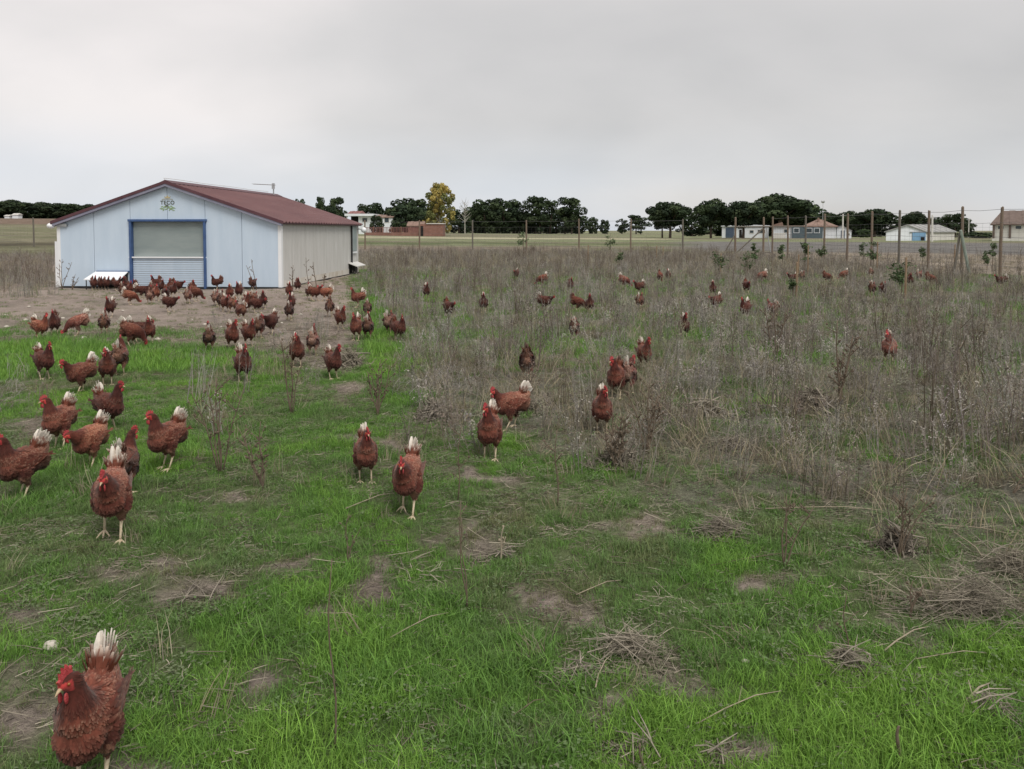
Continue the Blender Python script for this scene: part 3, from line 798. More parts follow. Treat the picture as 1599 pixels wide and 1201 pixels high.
def right_house():
    Y = 150; X = lambda u: at_depth(u, Y)
    x0 = X(1206)
    t = thing('tiled_house', 'low house with clay tile roof and teal porch behind the fence', 'house', (x0, Y, gzf(x0, Y)))
    w = X(1303) - x0; a = X(1256) - x0; ev = zat(353.5, Y); rg = zat(343, Y)
    phi = math.atan2(x0, Y); t.rotation_euler = (0, 0, -phi); t.scale = (math.cos(phi), 1, 1)
    link('wall', MB().box(0, w, 0.6, 9, -0.2, ev - 0.12).mesh('wall', M_wh), t)
    roof_tiles(t, a, w, 0.6, 9, ev, rg, M_tile, hip=2.8, over=0.4)
    link('lean_roof', MB().box(-0.2, a - 0.42, 0.3, 6, ev - 0.1, ev + 0.16).mesh('lean_roof', M_tile), t)
    pr = MB(); pr.prism([(-0.3, ev + 0.17), (2.1, ev + 0.17), (1.9, ev + 0.85)], 0.4, 5.5); link('roof_hump', pr.mesh('roof_hump', M_tile), t)
    link('porch', MB().box(X(1236) - x0, X(1283) - x0, 0.25, 0.55, -0.1, zat(355, Y)).mesh('porch', M_teal), t)
    for u, ww in ((1243, 1.1), (1262, 1.3), (1274, 1.1)): window(t, X(u) - x0, zat(364, Y), ww, 1.0, y=0.24, frame=M_wh)
    window(t, X(1227) - x0, zat(364, Y), 0.9, 0.8, y=0.58)
    link('chimney', MB().box(X(1276) - x0, X(1279) - x0, 3, 3.5, ev + 0.6, rg + 0.35).mesh('chimney', M_tile), t)
    link('garden_wall', MB().box(X(1208) - x0, X(1226) - x0, -0.9, -0.6, -0.2, 1.0).mesh('garden_wall', M_cream), t)
right_house()
def outbuilding():
    Y = 148; X = lambda u: at_depth(u, Y)
    x0 = X(1306)
    t = thing('white_annex', 'small white annex with blue door right of the tiled house', 'building', (x0, Y, gzf(x0, Y)))
    w = X(1329) - x0
    phi = math.atan2(x0, Y); t.rotation_euler = (0, 0, -phi); t.scale = (math.cos(phi), 1, 1)
    pr = MB(); pr.prism([(0, -0.2), (w, -0.2), (w, 1.4), (w * 0.4, 2.3), (0, 2.1)], 0, 5); link('wall', pr.mesh('wall', M_wh), t)
    link('roof', MB().prism([(-0.1, 2.12), (w * 0.4, 2.32), (w + 0.1, 1.42), (w + 0.1, 1.52), (w * 0.4, 2.42), (-0.1, 2.22)], -0.2, 5.2).mesh('roof', M_greyroof), t)
    link('door', MB().box(w * 0.3, w * 0.55, -0.06, -0.004, -0.1, 1.5).mesh('door', M_navy), t)
    window(t, w * 0.8, 0.5, 0.6, 0.5)
outbuilding()
def white_farm():
    Y = 158; X = lambda u: at_depth(u, Y)
    x0 = X(1127)
    t = thing('long_white_building', 'long low white farm building with navy garage door under the pines', 'building', (x0, Y, gzf(x0, Y)))
    w = X(1199) - x0; ev = zat(353, Y)
    phi = math.atan2(x0, Y); t.rotation_euler = (0, 0, -phi); t.scale = (math.cos(phi), 1, 1)
    link('wall', MB().box(0, w, 0, 7, -0.2, ev - 0.1).mesh('wall', M_wh), t)
    link('roof', MB().prism([(-0.2, ev - 0.098), (w + 0.2, ev - 0.098), (w + 0.2, ev + 0.1), (w * 0.5, ev + 0.3), (-0.2, ev + 0.05)], -0.25, 7.2).mesh('roof', M_wh), t)
    do = link('garage_door', MB().box(X(1133) - x0, X(1146) - x0, -0.08, -0.004, -0.1, zat(355.5, Y)).mesh('garage_door', M_navy), t)
    link('doorway', MB().box(X(1154) - x0, X(1158) - x0, -0.06, -0.004, -0.1, 1.7).mesh('doorway', M_dark), t)
    window(t, X(1188) - x0, 0.9, 1.6, 0.8)
    window(t, X(1173) - x0, 0.9, 0.9, 0.7)
white_farm()
def left_house():
    Y = 170; X = lambda u: at_depth(u, Y)
    x0 = X(541); zg = gzf(X(580), Y)
    t = thing('white_farmhouse', 'white farmhouse with flat canopy among trees behind the poultry house roof', 'house', (x0, Y, zg))
    z = lambda v: zat(v, Y) - zg
    w1 = X(583) - x0
    link('wall', MB().box(X(560) - x0, w1, 0, 8, -0.3, z(337.6)).mesh('wall', M_wh), t)
    link('carport_back', MB().box(0, X(560) - x0 - 0.02, 5, 5.3, -0.3, z(337.6)).mesh('carport_back', M_dark), t)
    link('carport_post', MB().box(0, 0.2, 0, 0.2, -0.3, z(337.6)).mesh('carport_post', M_wh), t)
    link('canopy', MB().box(-0.2, w1 + 0.3, -0.8, 8.2, z(337.5), z(334)).mesh('canopy', M_wh), t)
    roof_tiles(t, 0, X(560) - x0, 2, 8, z(333), z(329), M_maroonr, over=0.1)
    window(t, X(570) - x0, z(347), 1.2, 1.0)
    w2 = X(612) - x0
    link('wing', MB().box(w1 + 0.05, w2, 1, 8, -0.3, z(339.5)).mesh('wing', M_wh), t)
    roof_tiles(t, w1 + 0.1, w2, 1, 8, z(339), z(335), M_tile, over=0.25)
    window(t, X(603) - x0, z(348), 1.1, 1.3, y=1.0)
left_house()
def brick_yard():
    Y = 150; X = lambda u: at_depth(u, Y)
    x0 = X(655); zg = gzf(X(672), Y)
    t = thing('brick_outhouse', 'red brick outhouse with flat slab roof at the end of the railing wall', 'building', (x0, Y, zg))
    z = lambda v: zat(v, Y) - zg
    w = X(692) - x0
    link('wall', MB().box(0, w, 0, 5, -0.3, z(350)).mesh('wall', M_brick), t)
    link('roof', MB().box(X(666) - x0, w + 0.1, -0.2, 5.2, z(349.9), z(348.6)).mesh('roof', M_cream), t)
    link('doorway', MB().box(X(657) - x0, X(661) - x0, -0.05, -0.004, -0.2, z(353)).mesh('doorway', M_dark), t)
    x1 = X(568)
    r = thing('railing_wall', 'low dark red railing wall running left of the brick outhouse', 'wall', (x1, Y + 0.5, gzf(x1, Y)))
    ln = X(654.5) - x1
    link('wall', MB().box(0, ln, 0, 0.25, -0.3, 0.55).mesh('wall', M_brick), r)
    link('rail', MB().box(0, ln, 0.08, 0.16, 1.5, 1.58).mesh('rail', M_maroonr), r)
    n = int(ln / 1.75)
    for k in range(n + 1):
        link('railing_post', MB().box(ln * k / n - 0.08, ln * k / n + 0.08, 0.04, 0.2, 0.552, 1.7).mesh('railing_post', M_brick), r)
    bars = MB()
    for k in range(int(ln / 0.28)):
        bars.box(k * 0.28 + 0.1, k * 0.28 + 0.2, 0.1, 0.14, 0.552, 1.498)
    tag(link('railing_bars', bars.mesh('railing_bars', M_maroonr), r), kind='stuff')
    x2 = X(628)
    b = thing('tiled_roof_hut', 'low hut with clay tile roof just behind the railing wall', 'hut', (x2, Y + 8, gzf(x2, Y + 8)))
    roof_tiles(b, 0, 3.2, 0, 4, 2.0, 2.9, M_tile, over=0.2)
    link('wall', MB().box(0, 3.2, 0, 4, -0.3, 1.85).mesh('wall', M_brick), b)
brick_yard()
def hill_houses():
    for (u, w, h, lab) in ((12, 1.9, 1.4, 'tiny white hut at the foot of the wood, left one of a pair'), (25, 2.3, 2.0, 'tiny white hut at the foot of the wood, taller one of a pair')):
        Y = 300; x = at_depth(u, Y)
        t = thing('hill_house', lab, 'house', (x, Y, gzf(x, Y)))
        link('wall', MB().box(-w / 2, w / 2, 0, 2.5, -1, h * 0.7).mesh('wall', M_wh), t)
        roof_tiles(t, -w / 2, w / 2, 0, 2.5, h * 0.72, h, M_cream, over=0.2)
hill_houses()
def pole(u, vt, Y, label, r, cat='pole', m=None, lamp=False):
    x = at_depth(u, Y); z = gzf(x, Y)
    h = zat(vt, Y) - z
    t = thing('utility_pole', label, cat, (x, Y, z))
    link('shaft', MB().tube([(0, 0, -0.3), (0, 0, h)], [r * 1.3, r * 0.8], 8).mesh('shaft', m or M_cream), t)
    c = MB(); c.box(-0.5, 0.5, -0.06, 0.06, h - 0.35, h - 0.25) if not lamp else c.ball((0, 0, h), (0.45, 0.3, 0.35), 8, 6)
    link('cross_arm' if not lamp else 'dish', c.mesh('cross_arm', M_metal), t)
pole(1315.5, 334, 140, 'pale concrete utility pole beside the small white annex', 0.14)
pole(1455, 336, 105, 'pale utility pole rising in front of the warehouse roof', 0.13)
pole(1284, 315, 170, 'thin mast with a round head above the pines', 0.05, 'mast', M_metal, True)
pole(1560 - 48, 341, 160, 'thin pole by the last small pine', 0.09)
def hill_wire():
    pass

# ------------------------------------------------------------------ trees
M_bark = mat('pine_bark', (0.06, 0.045, 0.035), (0.11, 0.085, 0.065), 3, 0.95)
M_palebark = mat('pale_bark', (0.34, 0.32, 0.28), (0.46, 0.44, 0.40), 3, 0.9)
M_pine = attr_mat('pine_needles', 1.0, 0.35, 0.85, tint=True)
M_yellow = attr_mat('poplar_leaves', 1.0, 0.3, 0.8, tint=True, translucent=0.2)
def crown_mesh(name, lobes, per, size, pal, seed, m, flat=0.7):
    g = np.random.default_rng(seed)
    V = []; Fc = []; C = []
    for (cx, cy, cz, rx, ry, rz) in lobes:
        k = max(3, int(per * (rx * ry * rz) ** (2 / 3) / 0.005))
        p = g.normal(size=(k, 3)); p /= np.linalg.norm(p, axis=1)[:, None]
        rad = g.uniform(0.55, 1.06, k) ** 0.6
        pos = p * rad[:, None] * np.array((rx, ry, rz)) + np.array((cx, cy, cz))
        nrm = p * np.array((1, 1, 1.2)) + g.normal(scale=0.55, size=(k, 3)); nrm /= np.linalg.norm(nrm, axis=1)[:, None]
        a = np.cross(nrm, g.normal(size=(k, 3))); a /= np.linalg.norm(a, axis=1)[:, None]
        b = np.cross(nrm, a)
        s = size * g.uniform(0.5, 1.35, k)
        lc = np.array(pal)[g.integers(0, len(pal))] * g.uniform(0.8, 1.2)
        for i in range(k):
            o = len(V); q = s[i]
            V += [pos[i] - a[i] * q - b[i] * q * 0.35, pos[i] + a[i] * q * 0.2 - b[i] * q * 0.7, pos[i] + a[i] * q, pos[i] - a[i] * q * 0.1 + b[i] * q * 0.65]
            Fc.append((o, o + 1, o + 2, o + 3))
            cc = lc * g.uniform(0.7, 1.3)
            C += [cc] * 4
    me = bpy.data.meshes.new(name)
    me.from_pydata([tuple(v) for v in V], [], Fc)
    at = me.color_attributes.new('Col', 'FLOAT_COLOR', 'POINT')
    arr = np.ones((len(V), 4), np.float32); arr[:, :3] = np.array(C, np.float32); at.data.foreach_set('color', arr.ravel())
    me.materials.append(m); me.update()
    return me
PINE_PAL = [(0.026, 0.042, 0.020), (0.034, 0.052, 0.024), (0.022, 0.036, 0.020), (0.042, 0.060, 0.028)]
def tree_proto(kind, seed):
    """unit tree, 1 m tall and about 1 m wide: (trunk mesh, crown mesh)"""
    q = random.Random(seed)
    tr = MB(); lobes = []
    if kind == 'umbrella':
        tr.tube([(0, 0, -0.06), (0.01, 0, 0.18), (0.0, 0.01, 0.42)], [0.035, 0.028, 0.022], 7)
        for k in range(7):
            a = k * 0.9 + q.uniform(0, 0.4); r = q.uniform(0.15, 0.34)
            tr.tube([(0, 0, 0.34), (r * 0.5 * math.cos(a), r * 0.5 * math.sin(a), 0.5), (r * math.cos(a), r * math.sin(a), 0.62)], [0.018, 0.012, 0.006], 5)
        for k in range(20):
            a = k * 2.399; r = 0.42 * math.sqrt((k + 0.5) / 20)
            z = 0.84 - 1.2 * r * r + q.uniform(-0.06, 0.05)
            s = q.uniform(0.11, 0.16)
            lobes.append((r * math.cos(a), r * math.sin(a), z, s * 1.15, s * 1.15, s * 0.8))
        for k in range(22):
            a = k * 2.1; r = q.uniform(0.1, 0.45)
            lobes.append((r * math.cos(a), r * math.sin(a), q.uniform(0.34, 0.66), 0.13, 0.13, 0.10))
    elif kind == 'round':
        tr.tube([(0, 0, -0.06), (0.0, 0.01, 0.3), (0.01, 0.0, 0.6)], [0.04, 0.03, 0.015], 7)
        for k in range(26):
            a = k * 2.399; zz = 0.06 + 0.82 * (k + 0.5) / 26
            r = 0.40 * math.sqrt(max(0.05, 1 - ((zz - 0.48) / 0.46) ** 2)) * q.uniform(0.5, 1.0)
            s = q.uniform(0.10, 0.15)
            lobes.append((r * math.cos(a), r * math.sin(a), zz, s * 1.1, s * 1.1, s * 0.9))
    elif kind == 'ragged':
        for dx in (-0.14, 0.1):
            tr.tube([(dx, 0, -0.06), (dx * 1.2, 0.01, 0.3), (dx * 1.6, 0.0, 0.75)], [0.03, 0.022, 0.008], 7)
        for k in range(30):
            a = q.uniform(0, 6.28); zz = q.uniform(0.12, 0.95)
            r = q.uniform(0.1, 0.46) * (1.15 - 0.4 * zz)
            s = q.uniform(0.09, 0.15)
            lobes.append((r * math.cos(a), r * math.sin(a), zz, s * 1.25, s * 1.25, s * 0.75))
    elif kind == 'poplar':
        tr.tube([(0, 0, -0.05), (0.01, 0, 0.3), (0.0, 0, 0.6), (0.01, 0, 0.93)], [0.022, 0.016, 0.011, 0.004], 7)
        for k in range(9):
            z = 0.22 + 0.075 * k; a = k * 2.2
            tr.tube([(0, 0, z), (0.10 * math.cos(a), 0.10 * math.sin(a), z + 0.13), (0.16 * math.cos(a), 0.16 * math.sin(a), z + 0.22)], [0.009, 0.006, 0.002], 5)
        for k in range(90):
            a = k * 2.399; zz = 0.08 + 0.88 * (k + 0.5) / 90
            wd = np.interp(zz, [0.1, 0.25, 0.5, 0.75, 0.97], [0.30, 0.36, 0.27, 0.27, 0.13])
            r = wd * math.sqrt(q.random())
            s = q.uniform(0.04, 0.075)
            lobes.append((r * math.cos(a) + (0.09 if zz < 0.3 else 0), r * math.sin(a), zz, s, s, s))
    elif kind == 'bare':
        tr.tube([(0, 0, -0.05), (0.0, 0, 0.4), (0.02, 0, 0.9)], [0.025, 0.018, 0.004], 7)
        for k in range(22):
            z = 0.3 + 0.6 * k / 22; a = k * 2.4; r = 0.32 * (1.1 - z)+0.08
            tr.tube([(0, 0, z), (r * 0.6 * math.cos(a), r * 0.6 * math.sin(a), z + 0.08), (r * math.cos(a), r * math.sin(a), z + 0.17)], [0.010, 0.006, 0.002], 4)
        for k in range(14):
            a = k * 2.399; z = q.uniform(0.4, 0.85); r = 0.2 * q.random()
            lobes.append((r * math.cos(a), r * math.sin(a), z, 0.07, 0.07, 0.06))
    pal = PINE_PAL; m = M_pine; per = 50; size = 0.032
    if kind == 'poplar': pal = [(0.42, 0.34, 0.11), (0.34, 0.29, 0.095), (0.24, 0.235, 0.085), (0.46, 0.37, 0.125), (0.17, 0.185, 0.07)]; m = M_yellow; per = 150; size = 0.019
    if kind == 'bare': pal = [(0.11, 0.12, 0.075), (0.14, 0.14, 0.09)]; per = 8; size = 0.018
    if kind == 'ragged': per = 40
    return tr.mesh('trunk', M_palebark if kind in ('poplar', 'bare') else M_bark), crown_mesh('crown', lobes, per, size, pal, seed, m)
PROT = {k: [tree_proto(k, 10 + i) for i in range(n)] for k, n in (('umbrella', 3), ('round', 2), ('ragged', 3), ('poplar', 1), ('bare', 1))}
def tree(name, u, vt, wpx, Y, kind, label, group=None, tint=1.0, cat='tree', i=[0]):
    i[0] += 1
    x = at_depth(u, Y); z = gzf(x, Y); h = zat(vt, Y) - z; w = wpx / F * Y * (1.35 if kind in ('round', 'ragged') and wpx > 24 else 1.12)
    t = thing(name, label, cat, (x, Y, z), (i[0] * 2.17) % 6.28, group)
    trm, crm = PROT[kind][i[0] % len(PROT[kind])]
    for nm, me in (('trunk', trm), ('crown', crm)):
        o = link(nm, me, t); o.scale = (w, w, h)
        o.color = (tint, tint * 1.0, tint * 0.95, 1)
G = 'dark pines along the skyline'
for row in [
    ('pine_tree', 501, 309, 20, 210, 'ragged', 'small loose pine showing over the far end of the maroon roof'),
    ('pine_tree', 524, 309, 28, 205, 'ragged', 'loose pine next left of the white farmhouse canopy'),
    ('pine_tree', 510, 318, 44, 215, 'round', 'low dark pine sunk behind the maroon roof edge'),
    ('pine_tree', 580, 315, 44, 215, 'round', 'broad dark dome of a tree right above the white farmhouse'),
    ('pine_tree', 606, 322, 30, 230, 'round', 'dim grey green tree right behind the farmhouse wing'),
    ('round_shrub', 589, 334.5, 24, 158, 'round', 'clipped round dark shrub in front of the white farmhouse'),
    ('round_shrub', 619, 343, 20, 156, 'round', 'small round shrub right of the farmhouse wing'),
    ('pine_tree', 641, 307, 60, 215, 'round', 'tall dark tree left of the yellow poplar'),
    ('pine_tree', 634, 318, 58, 175, 'round', 'spreading green tree in front of the tall dark one beside the poplar'),
    ('pine_tree', 664, 330, 40, 172, 'round', 'dark tree at the foot of the poplar, over the brick outhouse'),
    ('bare_tree', 726, 311, 34, 230, 'bare', 'thin half bare greyish tree right of the yellow poplar'),
    ('pine_tree', 717, 326, 36, 240, 'round', 'low dark tree behind the half bare one'),
    ('pine_tree', 757, 310, 46, 260, 'round', 'first of the dense dark pines right of the half bare tree'),
    ('pine_tree', 786, 307, 48, 265, 'round', 'dense dark pine at the highest point of the clump right of the poplar'),
    ('pine_tree', 815, 312, 36, 268, 'ragged', 'pine on the right shoulder of the clump beside the poplar'),
    ('pine_tree', 850, 309, 44, 262, 'ragged', 'pine on the left side of the open clump with visible trunks'),
    ('pine_tree', 888, 309, 40, 258, 'ragged', 'pine on the right side of the open clump with a leaning trunk'),
    ('pine_tree', 836, 330, 50, 275, 'round', 'low dark filler tree between the two pine clumps'),
    ('pine_tree', 925, 338, 20, 300, 'round', 'small dark tree just past the open pine clump'),
    ('pine_tree', 944, 342, 18, 300, 'round', 'tiny dark cone shaped tree in the skyline gap'),
    ('pine_tree', 971, 341, 18, 300, 'ragged', 'tiny pine standing alone left of the big pair'),
    ('pine_tree', 996, 337, 30, 290, 'ragged', 'small pine touching the big round headed pine'),
    ('pine_tree', 1046, 311, 62, 150, 'umbrella', 'big round headed stone pine standing apart with trunk in view'),
    ('pine_tree', 1034, 325, 40, 156, 'umbrella', 'lower pine merging with the left flank of the big round headed one'),
    ('pine_tree', 1110, 310, 54, 148, 'umbrella', 'stone pine left of the long white building'),
    ('pine_tree', 1160, 310, 64, 146, 'umbrella', 'wide stone pine spreading over the long white building'),
    ('pine_tree', 1218, 301, 88, 190, 'umbrella', 'tallest and widest stone pine of the skyline'),
    ('pine_tree', 1255, 316, 56, 195, 'round', 'lighter green bushy tree on the right flank of the tallest pine'),
    ('pine_tree', 1195, 322, 60, 200, 'round', 'dark tree filling below the tallest pine on its left side'),
    ('pine_tree', 1296, 331, 44, 190, 'umbrella', 'low pine behind the clay tile roof'),
    ('pine_tree', 1325, 329, 44, 185, 'umbrella', 'low pine behind the white annex'),
    ('pine_tree', 1365, 323, 56, 175, 'umbrella', 'dome shaped pine left of the white warehouse'),
    ('pine_tree', 1345, 338, 44, 178, 'round', 'dark low tree between annex and warehouse'),
    ('pine_tree', 1390, 340, 50, 180, 'round', 'dark low tree right behind the warehouse gable'),
    ('pine_tree', 1427, 327, 32, 170, 'umbrella', 'flat topped pine over the warehouse ridge'),
    ('pine_tree', 1455, 338, 46, 172, 'round', 'dark tree behind the pale pole at the warehouse'),
    ('pine_tree', 1486, 335, 36, 165, 'ragged', 'pine at the far end of the warehouse'),
    ('pine_tree', 1508, 341, 28, 165, 'ragged', 'last small pine before the barn'),
    ('pine_tree', 742, 322, 40, 282, 'round', 'dark tree filling the left end of the dense clump right of the poplar'),
    ('pine_tree', 772, 326, 46, 284, 'round', 'dark low crown inside the dense clump, its left half'),
    ('pine_tree', 803, 327, 46, 286, 'round', 'dark low crown inside the dense clump, its right half'),
    ('pine_tree', 868, 332, 46, 280, 'round', 'dark low crown beneath the open pine clump'),
    ('pine_tree', 900, 336, 34, 282, 'round', 'low dark crown at the right foot of the open pine clump'),
    ('pine_tree', 1080, 334, 40, 200, 'round', 'dim dark tree in the gap beside the big round headed pine'),
    ('pine_tree', 1135, 330, 56, 205, 'round', 'dark tree filling behind the two spreading stone pines'),
    ('pine_tree', 1170, 334, 60, 206, 'round', 'dark tree standing right behind the long white building'),
    ('pine_tree', 1235, 330, 70, 208, 'round', 'wide dark tree behind the teal porch house'),
    ('pine_tree', 1285, 338, 50, 206, 'round', 'low dark tree behind the chimney of the tiled house'),
    ('pine_tree', 1320, 340, 50, 206, 'round', 'low dark tree behind the small annex, right of the chimney'),
    ('pine_tree', 655, 322, 50, 225, 'round', 'dark tree close against the left of the poplar'),
]:
    tint = 1.0
    if 'lighter green' in row[-1]: tint = 1.7
    if 'spreading green' in row[-1]: tint = 1.25
    tree(*row, group=G, tint=tint)
tree('poplar_tree', 687, 286.5, 70, 165, 'poplar', 'tall yellow leaved poplar by the brick outhouse')
for k in range(17):
    u = -70 + k * 15.5 + random.uniform(-3, 3)
    vt = np.interp(u, [-70, 0, 20, 45, 75, 110, 150, 200], [314, 314, 310, 315, 315, 317, 318, 324]) + random.uniform(-1, 3)
    tree('wood_pine', u, vt, 46, 345 + random.uniform(-25, 25), 'round' if k % 3 else 'umbrella', 'dark pine in the distant wood on the hill left of the poultry house', 'pines of the distant hill wood', 0.85)
tree('wood_pine', 466, 309, 24, 280, 'round', 'dark treetop just showing above the middle of the maroon roof', None, 0.9)
for (u, vt, w, Y, lab) in ((1100, 357, 30, 290, 'pale grey scrub between the big stone pines'), (1348, 357, 20, 165, 'grey scrub by the annex'), (1530, 362, 40, 150, 'low dark hedge left of the barn')):
    tree('hedge_shrub', u, vt, w, Y, 'round', lab, None, 1.6, 'shrub')

# ------------------------------------------------------------------ hens
M_plume = attr_mat('hen_plumage', 55, 0.28, 0.75, tint=True, sheen=0.15, spec=0.15)
M_tail = attr_mat('hen_tail', 60, 0.12, 0.7, spec=0.15)
M_red = mat('red_skin', (0.33, 0.035, 0.040), (0.44, 0.070, 0.075), 120, 0.5, bump=0.4)
M_beak = mat('horn_beak', (0.42, 0.30, 0.18), (0.52, 0.40, 0.26), 80, 0.4)
M_leg = mat('pale_scaly_leg', (0.58, 0.46, 0.31), (0.68, 0.58, 0.43), 160, 0.6, bump=0.4)
M_eye = mat('hen_eye', (0.25, 0.09, 0.02), rough=0.15, spec=0.6)
POSES = {
 'alert': dict(path=[(.152, .407, .006, .006), (.144, .410, .016, .013), (.130, .413, .024, .019), (.114, .411, .0265, .021), (.101, .398, .027, .023), (.095, .374, .032, .029), (.092, .345, .044, .039), (.085, .312, .060, .054),
      (.064, .279, .079, .071), (.028, .252, .095, .085), (-.016, .242, .098, .089), (-.056, .251, .091, .084), (-.090, .272, .077, .070), (-.117, .300, .060, .050), (-.137, .330, .042, .032), (-.150, .358, .020, .014)],
      head=((.126, .412), (1, -.12)), tail=((-.118, .325), 76), legs=((.012, 0.0), (-.012, 0.0))),
 'walk': dict(path=[(.207, .352, .006, .006), (.199, .356, .016, .013), (.185, .361, .024, .019), (.168, .360, .0265, .021), (.151, .350, .0275, .023), (.138, .333, .033, .030), (.125, .312, .044, .039), (.106, .290, .060, .053),
      (.075, .268, .077, .069), (.032, .251, .094, .085), (-.016, .247, .097, .089), (-.058, .257, .090, .084), (-.094, .278, .076, .069), (-.123, .305, .059, .049), (-.144, .334, .041, .031), (-.157, .361, .020, .014)],
      head=((.181, .361), (1, -.22)), tail=((-.126, .330), 72), legs=((.055, 0.0), (-.055, 0.018))),
 'peck': dict(path=[(.240, .048, .006, .006), (.231, .060, .016, .013), (.220, .076, .024, .019), (.206, .092, .0265, .021), (.190, .112, .0275, .024), (.174, .138, .033, .030), (.156, .168, .044, .039), (.130, .198, .061, .053),
      (.090, .224, .078, .069), (.038, .246, .093, .084), (-.010, .262, .094, .088), (-.050, .282, .087, .081), (-.084, .306, .074, .066), (-.112, .332, .057, .047), (-.134, .359, .039, .029), (-.150, .384, .018, .012)],
      head=((.217, .080), (.62, -.78)), tail=((-.118, .352), 64), legs=((.020, 0.0), (-.020, 0.0))),
 'stoop': dict(path=[(.226, .300, .006, .006), (.219, .307, .017, .014), (.206, .315, .026, .021), (.190, .317, .029, .024), (.173, .313, .031, .027), (.155, .305, .038, .034), (.135, .294, .050, .045), (.108, .281, .064, .057),
      (.074, .266, .078, .070), (.032, .252, .094, .086), (-.016, .248, .097, .091), (-.058, .258, .091, .086), (-.094, .279, .077, .071), (-.123, .306, .060, .050), (-.144, .335, .042, .031), (-.157, .362, .020, .014)],
      head=((.202, .315), (1, -.40)), tail=((-.126, .331), 73), legs=((.035, 0.0), (-.040, 0.0))),
}
LOD = {0: dict(vox=0.0065, feathers=6500, fsz=.70, ring=20), 1: dict(vox=0.010, feathers=2200, fsz=1.0, ring=14), 2: dict(vox=0.016, feathers=360, fsz=1.7, ring=10)}
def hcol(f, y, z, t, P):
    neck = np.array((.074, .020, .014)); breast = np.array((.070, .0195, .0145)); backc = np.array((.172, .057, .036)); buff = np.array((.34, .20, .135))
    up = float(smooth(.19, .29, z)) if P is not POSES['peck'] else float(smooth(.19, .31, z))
    c = breast * (1 - up) + backc * up  # breast darker by height: own chestnut with some underside shade painted in
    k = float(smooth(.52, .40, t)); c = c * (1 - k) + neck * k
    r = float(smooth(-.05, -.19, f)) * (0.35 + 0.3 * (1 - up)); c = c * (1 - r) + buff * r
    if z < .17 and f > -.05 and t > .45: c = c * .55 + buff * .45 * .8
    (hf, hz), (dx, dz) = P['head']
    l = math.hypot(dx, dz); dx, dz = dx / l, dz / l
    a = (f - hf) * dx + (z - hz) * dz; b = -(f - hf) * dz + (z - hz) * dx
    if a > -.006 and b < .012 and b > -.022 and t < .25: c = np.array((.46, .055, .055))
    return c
_hm = {}
